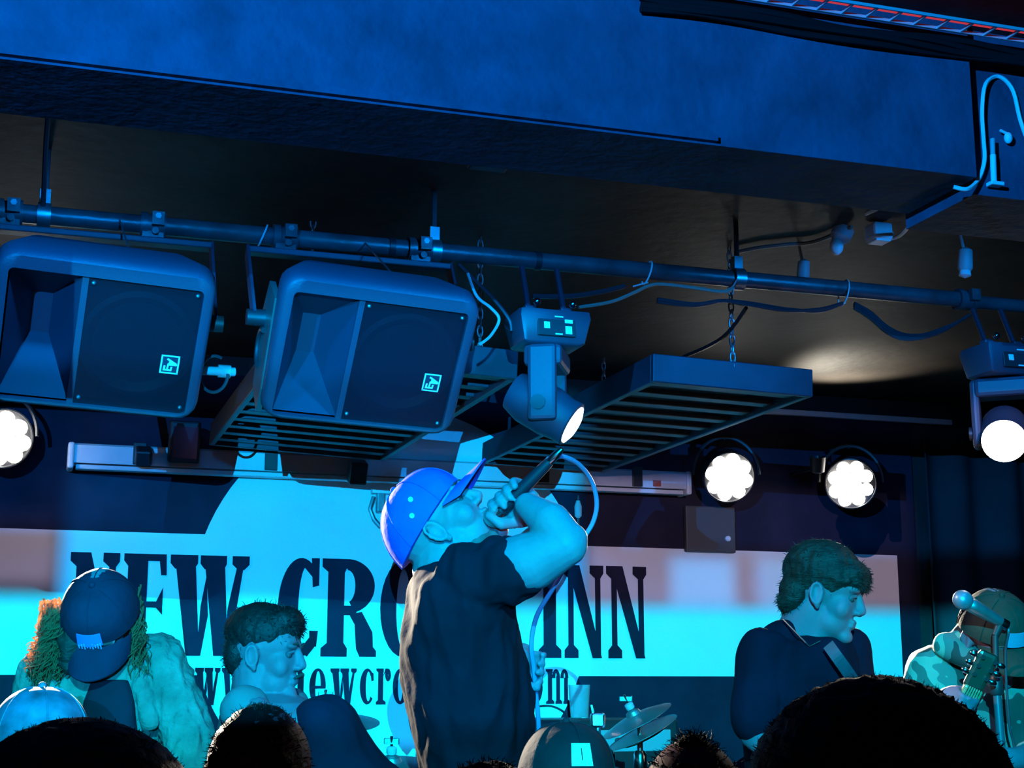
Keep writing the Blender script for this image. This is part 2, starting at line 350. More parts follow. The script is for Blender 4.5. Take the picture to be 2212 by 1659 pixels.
GL = {
 'N': [rc(.126, .262, .05, .95), [(.13, .97), (.41, 1), (.946, 0), (.715, 0)], rc(.79, .925, .0, .95)] + serif(0, .41, .126, .41, True) + serif(.66, 1, .79, .925, True) + serif(.03, .37, .126, .262, False),
 'E': [rc(.10, .56, 0, 1), rc(0, .98, .93, 1), rc(0, .98, 0, .07), rc(.5, .86, .47, .53), [(.80, 1), (.98, 1), (1, .79), (.87, .79)], [(.80, 0), (.98, 0), (1, .22), (.87, .22)], [(.78, .53), (.93, .67), (.93, .40), (.78, .47)]] + serif(0, .56, .10, .56, True, .07) + serif(0, .56, .10, .56, False, .07),
 'W': [[(.05, 1), (.31, 1), (.405, 0), (.235, 0)], [(.37, 0), (.42, 0), (.497, .40), (.46, .80), (.397, .49)], [(.42, 1), (.68, 1), (.765, 0), (.58, 0)], [(.72, 0), (.775, 0), (.935, .95), (.855, .95), (.738, .47)]] + serif(0, .345, .06, .30, True) + serif(.375, .71, .43, .675, True) + serif(.78, 1, .855, .935, True),
 'C': ring(.56, .5, .56, .5, .20, .42, .70, 62, 298) + [[(.80, 1), (1, 1), (1, .72), (.84, .70)], [(.55, .94), (.66, .99), (.86, .93), (.84, .80)], [(.78, .26), (1, .26), (.96, .10), (.80, .10)], [(.54, .06), (.74, .0), (.96, .12), (.84, .22)]],
 'R': [rc(.11, .41, 0, 1), [(.38, .52), (.38, .42), (.62, .42), (.66, .52)], [(.50, .43), (.73, .46), (.93, .25), (.60, .33)], [(.60, .33), (.93, .25), (.945, .08), (.635, .08)], [(.635, .08), (.945, .10), (1, .06), (1, 0), (.70, 0)], rc(.3, .5, .90, 1)] + ring(.46, .72, .495, .28, .14, .165, .46, -75, 92) + serif(0, .45, .11, .41, True) + serif(0, .47, .11, .41, False),
 'O': ring(.5, .5, .5, .5, .15, .41, None),
 'S': stroke(S_pts, S_w) + [[(.72, 1), (.9, 1), (.9, .66), (.78, .66)], [(.10, 0), (.26, 0), (.22, .34), (.08, .34)]],
 'I': [rc(.22, .78, 0, 1)] + serif(0, 1, .22, .78, True) + serif(0, 1, .22, .78, False),
 'w': None,
 'n': [rc(.14, .40, 0, 1), rc(.62, .88, 0, .72)] + ring(.60, .70, .28, .30, .04, .20, .58, 0, 180) + serif(0, .40, .14, .40, True, .06, .05) + serif(0, .54, .14, .40, False, .07) + serif(.56, 1, .62, .88, False, .07),
 'm': [rc(.10, .28, 0, 1), rc(.44, .60, 0, .8), rc(.76, .92, 0, .75)] + ring(.43, .74, .17, .26, .03, .14, None, 0, 180) + ring(.76, .74, .17, .26, .03, .14, None, 0, 180) + serif(0, .28, .10, .28, True, .06) + serif(.0, .34, .10, .28, False, .06) + serif(.38, .66, .44, .60, False, .06) + serif(.70, 1, .76, .92, False, .06),
 'e': ring(.5, .5, .5, .5, .16, .42, .52, 0, 335) + [rc(.2, .98, .44, .52)],
 'c': ring(.52, .5, .52, .5, .18, .41, .60, 45, 318) + [[(.70, .92), (.94, .86), (.96, .66), (.80, .64)]],
 'r': [rc(.14, .50, 0, 1), [(.48, .78), (.62, 1), (.80, 1), (.62, .88)]] + ring(.80, .82, .20, .18, .01, .01) + serif(0, .50, .14, .50, True, .06) + serif(0, .66, .14, .50, False, .07),
 'i': [rc(.25, .75, 0, .72)] + serif(0, 1, .25, .75, False, .07) + [rc(0, .75, .68, .74)] + ring(.5, .90, .30, .09, .01, .01),
 '.': ring(.5, .10, .5, .11, .01, .01),
}
GL['w'] = GL['W']; GL['o'] = GL['O']; GL['s'] = GL['S']
def letter(ch, xl, xr, z0, z1):
    mb = MB()
    for k_, pl in enumerate(GL[ch]): mb.poly([V((xl + q[0] * (xr - xl), 5.8700 - .00012 * k_, z0 + q[1] * (z1 - z0))) for q in pl])
    mb.build('letter', M_print, ban)['label'] = 'letter ' + ch if ch != '.' else 'printed dot'
def wx(px, py): return onY(px, py, 5.87).x
for ch, a, c in (('N', 146.5, 254), ('E', 263, 357), ('W', 364, 536), ('C', 600, 688), ('R', 694, 814), ('O', 821, 921), ('S', 930, 1008), ('S', 1014, 1092), ('I', 1163, 1212), ('N', 1216, 1304), ('N', 1310, 1397)):
    letter(ch, wx(a, 1310), wx(c, 1310), 1.861, 2.246)
low = [('w', 420, 475), ('w', 478, 532), ('w', 536, 590), ('.', 594, 604), ('n', 611, 662), ('e', 668, 704), ('w', 713, 770), ('c', 777, 808), ('r', 812, 844), ('o', 848, 881), ('s', 886, 912), ('s', 918, 944), ('i', 950, 970), ('n', 975, 1025), ('n', 1030, 1080), ('.', 1086, 1097), ('c', 1104, 1134), ('o', 1140, 1172), ('m', 1178, 1231)]
for ch, a, c in low: letter(ch, wx(a, 1480), wx(c, 1480), 1.676, 1.816)

# ------------------------------------------------------------------ projection screen case on the wall
cs = thing('projection_screen_case', (1.39, 5.80, 2.553), 'long white projection screen case fixed above the banner', 'screen case')
CX0, CX1 = 0.116, 2.672
prof = [(-.05, 0.018), (-.05, .085), (-.04, .093), (.04, .093), (.04, 0.018)]
mb = MB(); mb.loft([[V((x, 5.80 + p[0], 2.553 + p[1])) for p in prof] for x in (CX0 + .02, CX1 - .02)]); mb.build('housing', M_case, cs)
MB().box(((CX0 + CX1) / 2, 5.785, 2.558), (CX1 - CX0 - .06, 0.05, 0.018), bev=0.004).build('bottom_rail', M_case, cs)
for x in (CX0 + .01, CX1 - .01):
    MB().box((x, 5.797, 2.598), (0.024, 0.115, 0.100), bev=0.008).build('end_cap', M_wplast, cs)
for a, w_ in ((300, .05), (585, .05), (1173, .055), (1377, .045)):
    q = onY(a, 1025, 5.745); MB().box((q.x, 5.747, 2.615), (w_, 0.012, 0.085), bev=0.003).build('strap', M_black, cs)
for a in (1420,):
    q = onY(a, 1060, 5.745); MB().box((q.x, 5.748, 2.59), (0.035, 0.006, 0.025)).build('sticker', mat('red_sticker', (0.45, 0.08, 0.05), 0.6), cs)
# black floods clipped on the case
def clip_flood(px_, py_, w, h, label, tilt=0.0):
    q = onY(px_, py_, 5.70); t = thing('flood_lamp', q, label, 'lamp', 'small black flood lamps clipped along the screen case')
    ax = (V((1, 0, 0)), V((0, math.cos(tilt), math.sin(tilt))), V((0, -math.sin(tilt), math.cos(tilt))))
    MB().box(q, (w, 0.07, h), ax, 0.008).build('housing', M_black, t)
    MB().box(q - ax[1] * .037, (w * .8, 0.006, h * .75), ax).build('glass', mat('lamp_glass_dark', (0.02, 0.025, 0.03), 0.15), t)
    MB().box(q + V((0, .05, -.01)), (.02, .06, .02)).build('bracket', M_black, t)
clip_flood(398, 955, 0.115, 0.16, 'larger black flood lamp clipped above the screen case', 0.2)
clip_flood(310, 985, 0.06, 0.06, 'small black flood lamp clipped beside the larger flood lamp', 0.5)
clip_flood(772, 1020, 0.07, 0.09, 'black clip lamp hanging below the screen case over the white disc', 0.4)
# silver bulldog fittings on the banner disc and behind the lead
def hook_fit(px_, py_, label):
    q = onY(px_, py_, 5.83); t = thing('hanging_clamp', q + V((0, 0, .06)), label, 'clamp')
    MB().box(q + V((0, 0, .045)), (.075, .04, .022), bev=.004).build('plate', M_wplast, t)
    MB().box(q, (.035, .035, .085), bev=.006).build('body', M_steel, t)
    mb = MB(); mb.tube([q + V((-.03, -.01, .02)), q + V((-.045, -.01, -.03)), q + V((-.028, -.01, -.07)), q + V((0, -.01, -.10))], .009, 8); mb.build('hook', M_steel, t, True)
    mb = MB(); mb.tube([q + V((.012, -.01, -.02)), q + V((.02, -.01, -.06)), q + V((.028, -.01, -.085))], .008, 8); mb.build('hook', M_steel, t, True)
hook_fit(822, 1085, 'silver hook clamp hanging below the screen case on the white disc')
q = onY(1249, 1085, 5.80); t = thing('pull_cord', onY(1249, 1180, 5.80), 'pull cord with pale toggle hanging from the screen case', 'cord')
MB().cyl(onY(1249, 1070, 5.80), onY(1249, 1175, 5.80), .006, .006, 8).build('cord', M_cable, t)
MB().lathe([(.004, .0), (.015, .01), (.016, .05), (.008, .075)], onY(1249, 1120, 5.80), (0, 0, 1), 12).build('toggle', M_wplast, t, True)

# trunking strip near ceiling
a = onY(1640, 887, 5.87); c = onY(2052, 915, 5.87)
mb = MB().box(((a.x + c.x) / 2, 5.862, (a.z + c.z) / 2), (c.x - a.x, 0.026, 0.026), bev=.004)
tag(mb.build('cable_trunking', M_wplast), 'pale cable trunking strip running along the wall under the ceiling', 'trunking')
# grey box standing in for a patch of light above the bar, with pale dot
q = onY(1528, 1145, 5.88)
mb = MB().box((q.x, 5.858, q.z), (.235, .03, .20), bev=.006); t = tag(mb.build('light_patch_box', mat('grey_light_patch', (0.06, 0.065, 0.07), 0.6)), 'dark grey box standing in for a patch of light above the white bar with a pale round knob', 'light patch')
MB().lathe([(.012, 0), (.012, .012), (.006, .018)], onY(1571, 1164, 5.842), (0, -1, 0), 12).build('knob', M_wplast, t, True)

# ------------------------------------------------------------------ lighting pipe
PY, PZ = 3.665, 2.88
pr = 0.0235
pipe = thing('lighting_pipe', (1.3, PY, PZ), 'long horizontal lighting pipe hung below the ceiling', 'pipe')
MB().cyl((-1.6, PY, PZ), (2.62, PY, PZ), pr, pr, 20).build('tube', M_pipe, pipe, True)
MB().cyl((2.60, PY, PZ - .003), (4.2, PY, PZ - .003), pr * .86, pr * .86, 20).build('tube', M_pipe, pipe, True)
def pipe_x(px_):
    r0 = None; lo, hi = -2.0, 5.0
    for _ in range(40):
        m_ = (lo + hi) / 2; w = V((m_, PY, PZ)) - CAM; x = CX + FPX * w.dot(RT) / w.dot(FW)
        lo, hi = (m_, hi) if x < px_ else (lo, m_)
    return m_
def coupler(x, kind=0):
    mb = MB(); n = 16
    for dx in (-.022, .022): mb.cyl((x + dx - .009, PY, PZ), (x + dx + .009, PY, PZ), pr + .009, None, 16)
    mb.cyl((x - .014, PY, PZ), (x + .014, PY, PZ), pr + .005, None, 16)
    if kind == 0:
        mb.box((x, PY - .006, PZ - .036), (.052, .034, .03)); mb.cyl((x + .005, PY - .035, PZ - .022), (x + .005, PY + .02, PZ - .022), .009, None, 8)
    mb.box((x + .01, PY - .034, PZ + .008), (.03, .02, .034))
    mb.build('coupler', M_pipe, pipe, True)
    MB().cyl((x + .01, PY - .045, PZ + .014), (x + .01, PY - .03, PZ + .014), .008, None, 6).build('bolt', M_steel, pipe)
for a in (20, 330, 615, 905): coupler(pipe_x(a))
for a in (2085,): coupler(pipe_x(a), 1)
def hanger(x, top=CEIL):
    MB().cyl((x, PY + .0, PZ + .02), (x, PY, top), .0075, None, 8).build('hanger_rod', M_pipe, pipe, True)
    mb = MB(); mb.cyl((x - .016, PY, PZ), (x + .016, PY, PZ), pr + .008, None, 16); mb.box((x, PY, PZ + .04), (.026, .022, .05)); mb.build('hanger_clamp', M_steel, pipe, True)
for a in (95, 937, 1593): hanger(pipe_x(a))
for i, a in enumerate((1160, 845)): 
    x = pipe_x(a); MB().cyl((x - .008, PY, PZ), (x + .008, PY, PZ), pr + .003, None, 16).build('tape_band', M_black, pipe, True)
# white cable ties
for a, hang, lb in ((568, 0, 'thin white cable tie on the pipe between the two loudspeakers'), (1398, .012, 'white cable tie with short tail on the pipe past the moving head'), (1585, .0, 'white cable tie on the pipe beside the hanger rod above the far rack'), (1822, .025, 'long white cable tie with drooping tail holding the cable pair to the pipe')):
    x = pipe_x(a); mb = MB(); k = 20
    pts = [V((x + .010 * math.sin(2 * math.pi * i / k), PY + (pr + .004) * math.cos(2 * math.pi * i / k), PZ - hang * .5 + (pr + .004 + hang * .5) * math.sin(2 * math.pi * i / k))) for i in range(k)]
    mb.tube(pts, .0026, 6, True)
    if hang: mb.cyl((x - .004, PY - .012, PZ - .03 - hang * .6), (x - .055, PY - .03, PZ - .045 - hang), .0024)
    tag(mb.build('cable_tie', M_wcable, None, True), lb, 'cable tie', 'white cable ties on the lighting pipe')

# ------------------------------------------------------------------ loudspeakers
def rrect(w, h, r, k=4):
    out = []
    for cx_, cy_, a0 in ((w / 2 - r, h / 2 - r, 0), (-w / 2 + r, h / 2 - r, 90), (-w / 2 + r, -h / 2 + r, 180), (w / 2 - r, -h / 2 + r, 270)):
        for i in range(k + 1):
            t = R_(a0 + 90 * i / k); out.append((cx_ + r * math.cos(t), cy_ + r * math.sin(t)))
    return out
def speaker(cpx, cpy, label, arm):
    c = onY(cpx, cpy, 3.357); tl, ro = R_(36), R_(3.0)
    ex = V((1, 0, 0)); ez = V((0, -math.sin(tl), math.cos(tl))); en = V((0, -math.cos(tl), -math.sin(tl)))
    ex, ez = ex * math.cos(ro) - ez * math.sin(ro), ez * math.cos(ro) + ex * math.sin(ro)
    W_, H_ = 0.475, 0.368
    L = lambda x, y, n_: c + ex * x + ez * y + en * n_
    t = thing('loudspeaker', L(0, -H_ / 2, -.1), label, 'loudspeaker', 'twin loudspeakers under the lighting pipe')
    mb = MB(); op = rrect(W_ - .055, H_ - .055, .012)
    op = [(x, y - .012) for x, y in op]
    rings = []
    for w, h, n_, rr in ((.50, .62, -.30, .03), (.80, .90, -.17, .035), (1, 1, -.065, .04), (1, 1, -.022, .045), (.985, .98, -.006, .045), (.955, .945, .0, .04)):
        rings.append([L(x, y, n_) for x, y in rrect(W_ * w, H_ * h, rr)])
    rings.append([L(x, y, .0) for x, y in op]); rings.append([L(x, y, -.018) for x, y in op])
    mb.loft(rings, False); mb.f.append(tuple(range(len(rings[0]))))
    mb.build('cabinet', M_cab, t, True)
    # baffle with horn flare on one side
    w2, h2, yo = W_ - .055, H_ - .055, -.012
    hx0, hx1 = -w2 / 2 + .004, -w2 / 2 + .156; hy0, hy1 = -h2 / 2 + yo + .004, h2 / 2 + yo - .004
    gx0 = hx1 + .012; gx1 = w2 / 2
    mb = MB()
    o = [L(hx0, hy0, -.018), L(hx1, hy0, -.018), L(hx1, hy1, -.018), L(hx0, hy1, -.018)]
    thx, th = (hx0 + hx1) / 2, .022; ty = yo
    i_ = [L(thx - th, ty - .05, -.15), L(thx + th, ty - .05, -.15), L(thx + th, ty + .05, -.15), L(thx - th, ty + .05, -.15)]
    mb.add(o + i_, [(0, 1, 5, 4), (1, 2, 6, 5), (2, 3, 7, 6), (3, 0, 4, 7), (4, 5, 6, 7)]); mb.build('horn', M_horn, t)
    mb = MB(); mb.box(L((hx1 + gx0) / 2, yo, -.02), (.014, .02, h2), (ex, -en, ez)); mb.build('baffle_rib', M_cab, t)
    # woofer behind the grille
    wc = L((gx0 + gx1) / 2, yo, -.02); mb = MB()
    mb.add([L(gx0, hy0, -.04), L(gx1, hy0, -.04), L(gx1, hy1, -.04), L(gx0, hy1, -.04)], [(0, 1, 2, 3)])
    mb.build('baffle_board', M_cone, t)
    mb = MB(); mb.lathe([(.128, -.018), (.130, -.010), (.118, -.006), (.108, -.012), (.05, -.05), (.046, -.045), (.03, -.034), (.0005, -.028)], wc + en * .006, en, 36); mb.build('woofer', mat('woofer_cone', (0.075, 0.085, 0.13), 0.5), t, True)
    mb = MB(); mb.box(L((gx0 + gx1) / 2, yo, -.013), (gx1 - gx0, .003, h2), (ex, -en, ez)); g = mb.build('grille', M_grille, t)
    for sx in (gx0 + .012, gx1 - .012):
        for sy in (hy0 + .012, hy1 - .012):
            MB().ell(L(sx, sy, -.010), (.005, .005, .005), None, 8, 6).build('rivet', M_steel, t, True)
    # badge: square outline with the two joined letters turned on their side
    bx, by, bs = gx1 - .050, yo - .035, .042
    B = lambda x, y: L(bx + (x - .5) * bs, by + (y - .5) * bs * 1.1, -.0095)
    mb = MB().add([L(bx + sx * bs / 2, by + sy * bs * .55, -.0102) for sx, sy in ((-1, -1), (1, -1), (1, 1), (-1, 1))], [(0, 1, 2, 3)]); bd = mb.build('badge', M_badgebg, t)
    mb = MB()
    for x0_, x1_, y0_, y1_ in ((0, 1, 0, .08), (0, 1, .92, 1), (0, .09, 0, 1), (.91, 1, 0, 1)): mb.poly([B(x0_, y0_), B(x1_, y0_), B(x1_, y1_), B(x0_, y1_)])
    for pl in ([(.16, .16), (.62, .16), (.64, .25), (.18, .26)], [(.16, .16), (.27, .16), (.29, .44), (.18, .44)], [(.34, .2), (.44, .2), (.47, .62), (.37, .55)], [(.53, .16), (.63, .16), (.66, .40), (.56, .40)],
               [(.37, .46), (.86, .46), (.88, .56), (.40, .58)], [(.84, .45), (.90, .50), (.86, .60), (.36, .86), (.30, .78)], [(.40, .50), (.84, .50), (.60, .70), (.46, .72)]):
        mb.poly([B(x, y) + en * (.00015 * len(mb.f)) for x, y in pl])
    mb.build('lettering', M_badge, bd)['label'] = 'pale EV lettering in a square outline'
    # yoke
    top = PZ - .052; yx = W_ / 2 + .028; yk = MB(); cy_ = PY - .03
    cl = L(0, .01, -.15)
    ytop = [V((c.x - yx, cy_, top)), V((c.x + yx, cy_, top - .0))]
    yk.box(((ytop[0] + ytop[1]) / 2), (2 * yx, .045, .016), None, .003)
    for sx in (-1, 1):
        a_ = V((c.x + sx * yx, cy_, top)); e_ = cl + ex * (sx * (W_ / 2 + .02)); e_.x = c.x + sx * yx
        d = (e_ - a_); ln = d.length; d.normalize(); yk.box((a_ + e_) / 2, (.007, .04, ln), (V((1, 0, 0)), d.cross(V((1, 0, 0))).normalized(), d))
    yk.build('yoke', M_cab, t)
    for sx in (-1, 1):
        e_ = cl + ex * (sx * (W_ / 2 + .02)); e_.x = c.x + sx * yx
        MB().cyl(e_ - V((sx * .04, 0, 0)), e_ + V((sx * .018, 0, 0)), .022, .02, 12).build('yoke_knob', M_black, t, True)
    # side plate on the flank and a safety wire
    mb = MB(); sxp = -W_ / 2 - .004
    mb.loft([[L(sxp + dx_, y, n_) for y, n_ in ((.10, -.06), (.10, -.17), (.0, -.20), (-.16, -.14), (-.185, -.04), (-.12, -.03))] for dx_ in (.0, .014)]); mb.build('side_plate', mat('side_plate_metal', (0.16, 0.15, 0.14), 0.32, 0.5), t)
    mb = MB(); k = 16; cc = L(sxp - .003, -.05, -.11)
    mb.tube([cc + ez * (.045 * math.sin(math.pi * i / k * 1.0 - math.pi / 2)) - en * (.045 * math.cos(math.pi * i / k - math.pi / 2)) for i in range(k + 1)], .007, 8); mb.build('handle', M_black, t, True)
    xw = c.x + .04
    MB().cyl((xw, PY - .02, PZ), L(.05, H_ / 2 - .01, -.05), .0022, None, 6).build('safety_wire', M_steel, t)
speaker(217, 733, 'loudspeaker with EV badge next to the end coupler of the pipe, facing the crowd', 0)
speaker(803, 776, 'loudspeaker with EV badge hung beside the moving head lamp', 1)
# stubs and looped cable between the speakers
a = P(415, 800, 3.55); c = P(480, 802, 3.6)
mb = MB().cyl(a + V((-.05, 0, 0)), c + V((.03, 0, 0)), .011, None, 10); mb.cyl(c + V((-.01, 0, 0)), c + V((.02, 0, 0)), .016, None, 10)
tag(mb.build('speaker_plug', M_grey, None, True), 'pale grey speaker plug between the two loudspeakers', 'plug')
k = 24; cc = P(462, 808, 3.58)
mb = MB(); mb.tube([cc + RT * (.034 * math.cos(R_(60 + 300 * i / k))) + ZU * (.045 * math.sin(R_(60 + 300 * i / k))) for i in range(k + 1)] , .004, 6)
tag(mb.build('speaker_cable', M_cable, None, True), 'looped black speaker cable hanging between the loudspeakers', 'cable')

# ------------------------------------------------------------------ slatted racks under the ceiling
def rack(x0, x1, y0, y1, z, roll, label, chain):
    cz = V(((x0 + x1) / 2, (y0 + y1) / 2, z)); rx = V((math.cos(roll), 0, -math.sin(roll))); rz = V((math.sin(roll), 0, math.cos(roll))); ry = V((0, 1, 0)); ax = (rx, ry, rz)
    t = thing('slatted_rack', cz, label, 'rack', 'slatted racks hung below the ceiling')
    w, l, h = x1 - x0, y1 - y0, .085; m = mat('rack_metal', (0.034, 0.042, 0.066), 0.45, 0.2, var=0.2, scale=9)
    for sy in (-1, 1): MB().box(cz + ry * (sy * (l / 2 - .01)) + rz * (h / 2), (w, .02, h), ax, .003).build('end_board', m, t)
    for sx in (-1, 1): MB().box(cz + rx * (sx * (w / 2 - .01)) + rz * (h / 2), (.02, l - .04, h), ax, .003).build('side_board', m, t)
    n = int(l / .145)
    for i in range(n):
        y = -l / 2 + .09 + (l - .16) * i / (n - 1)
        MB().box(cz + ry * y + rz * .022, (w - .04, .055, .016), ax, .003).build('slat', m, t)
    MB().box(cz + rz * (h - .004), (w - .03, l - .03, .006), ax).build('top_sheet', mat('rack_top', (0.02, 0.022, 0.03), 0.7), t)
    for cx_, cy_ in chain:
        p0 = cz + rx * cx_ + ry * cy_ + rz * (h - .02); n2 = int((CEIL - p0.z) / .026); mb = MB()
        for i in range(n2 + 1):
            q = p0 + V((0, 0, .026 * i + .008)); A = V((1, 0, 0)) if i % 2 else V((0, 1, 0)); k = 10
            mb.tube([q + A * (.008 * math.cos(2 * math.pi * j / k)) + ZU * (.018 * math.sin(2 * math.pi * j / k)) for j in range(k)], .0028, 5, True)
        mb.build('chain', M_steel, t, True)
rack(.62, 1.30, 3.95, 5.62, 2.625, R_(2.5), 'dark slatted rack hanging behind the loudspeakers', ((.25, -.75), (-.25, -.75)))
rack(1.70, 2.225, 3.90, 5.62, 2.612, R_(1.5), 'dark slatted rack hanging on chains beyond the moving head lamp', ((.0, -.85), (.2, .7)))

# ------------------------------------------------------------------ moving head lamps
def moving_head(bpx, bpy_, Y, aim, lens_px, lit_r, label, sc=1.0):
    b_ = onY(bpx, bpy_, Y); t = thing('moving_head_lamp', b_, label, 'stage lamp', 'moving head lamps under the pipe')
    w, h, dpt = .20 * sc, .088 * sc, .15 * sc
    rings = [[b_ + V((x, y, z)) for x, y in rrect(w * s_, dpt * s_, .012, 2)] for s_, z in ((.78, -h / 2), (.86, -h / 2 + .006), (1, h * .30), (.97, h / 2))]
    mb = MB().loft(rings); base = mb.build('base', M_mh, t, True)
    f = b_ + V((0, -dpt / 2 * .97, 0)); ax = (V((1, 0, 0)), V((0, math.cos(.12), -math.sin(.12))), V((0, math.sin(.12), math.cos(.12))))
    MB().box(f + V((.0, .0, .0)), (w * .52, .006, h * .62), ax, .002).build('panel', M_black, base)
    for x, z, sw, sh in ((-.028, .0, .016, .018), (.032, .013, .022, .010), (.032, -.010, .018, .022), (.005, .024, .024, .004), (.005, -.022, .020, .004)):
        MB().box(f + V((x * sc, -.006, z * sc)), (sw * sc, .003, sh * sc), ax, .001).build('key', M_badge, base)
    # clamps up to the pipe
    for sx in (-.05, .05):
        mb = MB().cyl(b_ + V((sx, 0, h / 2)), V((b_.x + sx, PY, PZ - .015)), .008, None, 8); mb.box(b_ + V((sx, 0, h / 2 + .012)), (.032, .03, .024), None, .004); mb.build('clamp', M_mh, t)
        MB().ell(b_ + V((sx + .012, -.03, h / 2 + .03)), .011, None, 10, 7).build('clamp_knob', M_chrome, t, True)
    # yoke and head
    hc = b_ + V((-.01 * sc, 0, -.205 * sc)); aim = aim.normalized(); sd = aim.cross(ZU)
    sd = V((1, 0, 0)) if sd.length < .1 else sd.normalized()
    mb = MB().box(b_ + V((0, 0, -h / 2 - .032 * sc)), (.165 * sc, .10 * sc, .055 * sc), (sd, ZU.cross(sd), ZU), .012)
    for s_ in (-1, 1): mb.box(b_ + sd * (s_ * .083 * sc) + V((0, 0, -.15 * sc)), (.026 * sc, .075 * sc, .20 * sc), (sd, ZU.cross(sd), ZU), .010)
    mb.build('yoke', M_mh, t)
    mb = MB(); mb.lathe([(.03 * sc, -.10 * sc), (.052 * sc, -.095 * sc), (.066 * sc, -.05 * sc), (.067 * sc, .02 * sc), (.060 * sc, .06 * sc), (.062 * sc, .085 * sc), (.058 * sc, .088 * sc)], hc, aim, 26); mb.build('head', M_mh, t, True)
    mb = MB(); mb.lathe([(lit_r, 0), (lit_r, .004), (lit_r * .7, .011), (.001, .014)], hc + aim * (.086 * sc), aim, 30); mb.build('lens', M_lamp, t, True)
    for s_ in (-1, 1):
        MB().cyl(hc + sd * (s_ * .06 * sc), hc + sd * (s_ * .098 * sc), .02 * sc, None, 12).build('pivot', M_black, t, True)
    return hc + aim * (.115 * sc)
mh1 = moving_head(1182, 718, 3.60, RT * .84 - ZU * .53 - HD * .16, None, .052, 'black moving head lamp tilted down beside the loudspeaker', 1.0)
mh2 = moving_head(2166, 785, 3.60, -HD * .80 - RT * .30 - ZU * .42, None, .062, 'moving head lamp shining towards the crowd at the end of the pipe', 1.0)
spot('moving_head_beam', mh1, mh1 + (RT * .84 - ZU * .53 - HD * .16) * 2, 30, (1.0, .92, .8), 40, .4, .04)
spot('moving_head_beam', mh2, mh2 + (-HD * .80 - RT * .30 - ZU * .42) * 2, 6, (1.0, .92, .8), 50, .4, .05)

# ------------------------------------------------------------------ LED par cans
def par(px_, py_, label, rot, aimpt, beams):
    c = onY(px_, py_, 5.62); aim = (V(aimpt) - c).normalized()
    t = thing('par_can', c, label, 'stage lamp', 'lit LED par cans against the back wall')
    mb = MB(); mb.lathe([(.05, -.16), (.085, -.15), (.104, -.10), (.108, .0), (.111, .004), (.106, .005), (.104, -.012), (.0005, -.012)], c, aim, 32); mb.build('can', M_black, t, True)
    x, y = basis(aim); x, y = RT, aim.cross(RT).normalized()
    for i in range(8):
        a = R_(rot + 22 + 90 * (i // 2) + (44 if i % 2 else 0)); p = c + (x * math.cos(a) + y * math.sin(a)) * .073
        MB().lathe([(.0295, -.012), (.0295, .004), (.02, .012), (.001, .015)], p, aim, 14).build('led', M_lamp, t, True)
    for i in range(4):
        a = R_(rot + 45 + 90 * i); p = c + (x * math.cos(a) + y * math.sin(a)) * .032
        MB().lathe([(.0295, -.012), (.0295, .004), (.02, .012), (.001, .015)], p, aim, 14).build('led', M_lamp, t, True)
    mb = MB(); k = 18; pts = [c - aim * .05 + x * (.14 * math.cos(math.pi * i / k)) + ZU * (.16 * math.sin(math.pi * i / k)) for i in range(k + 1)]
    mb.tube(pts, .008, 6); mb.cyl(pts[k // 2], V((pts[k // 2].x, 5.872, pts[k // 2].z + .01)), .012, None, 8); mb.build('bracket', M_black, t, True)
    for tg, watts, cone in beams: spot('par_beam', c + aim * .05, tg, watts, (1.0, 0.86, 0.66), cone, .5, .05)
par(6, 947, 'lit LED par can beside the screen case end with the flood lamps', 10, (.60, 3.40, 1.93), (((.80, 3.2, 2.12), 2600, 11), ((.80, 3.2, 1.74), 2600, 12), ((.02, 3.62, 1.93), 5000, 11)))
par(1575, 1031, 'lit LED par can over the grey box that stands in for a light patch', 12, (2.42, 3.65, 1.82), (((2.38, 3.65, 1.84), 3000, 13), ((1.17, 3.07, 2.13), 1100, 8)))
par(1838, 1045, 'lit LED par can above the guitarist in the navy shirt', 5, (2.05, 3.6, 1.95), (((2.03, 3.6, 2.05), 220, 9),))
# small cup lamp added on the wall to make the pale pool on the ceiling
t = thing('added_uplighter', (3.22, 5.63, 2.70), 'small black cup lamp added to throw a pale pool on the ceiling', 'lamp')
MB().lathe([(.018, -.05), (.03, -.045), (.036, .02), (.033, .02), (.026, -.03), (.0005, -.03)], (3.22, 5.63, 2.70), (-.1, -.3, 1), 18).build('cup', M_black, t, True)
MB().cyl((3.22, 5.64, 2.675), (3.22, 5.872, 2.675), .008, None, 8).build('arm', M_black, t)
spot('added_uplight', (3.22, 5.62, 2.735), (3.24, 5.40, CEIL), 48.0, (1.0, .92, .76), 84, 1.0, .03)

# ------------------------------------------------------------------ cable ladder at the beam
mb = MB(); tr = thing('cable_ladder', (1.6, 2.29, 3.0), 'thin cable ladder with a red light strip along the beam top', 'cable ladder')
def rail(pa, pb, z):
    a = onZ(*pa, z); c = onZ(*pb, z); return a, c
xa, xb = 0.9, 2.35
for yy in (2.293, 2.248): MB().box(((xa + xb) / 2, yy, 3.0), (xb - xa, .004, .006)).build('rail', M_grey, tr)
for i in range(28):
    x = xa + .03 + i * .0525; MB().box((x, 2.270, 3.0), (.004, .045, .005)).build('rung', M_grey, tr)
MB().box(((xa + xb) / 2, 2.275, 3.012), (xb - xa, .012, .004)).build('light_strip', M_red, tr)
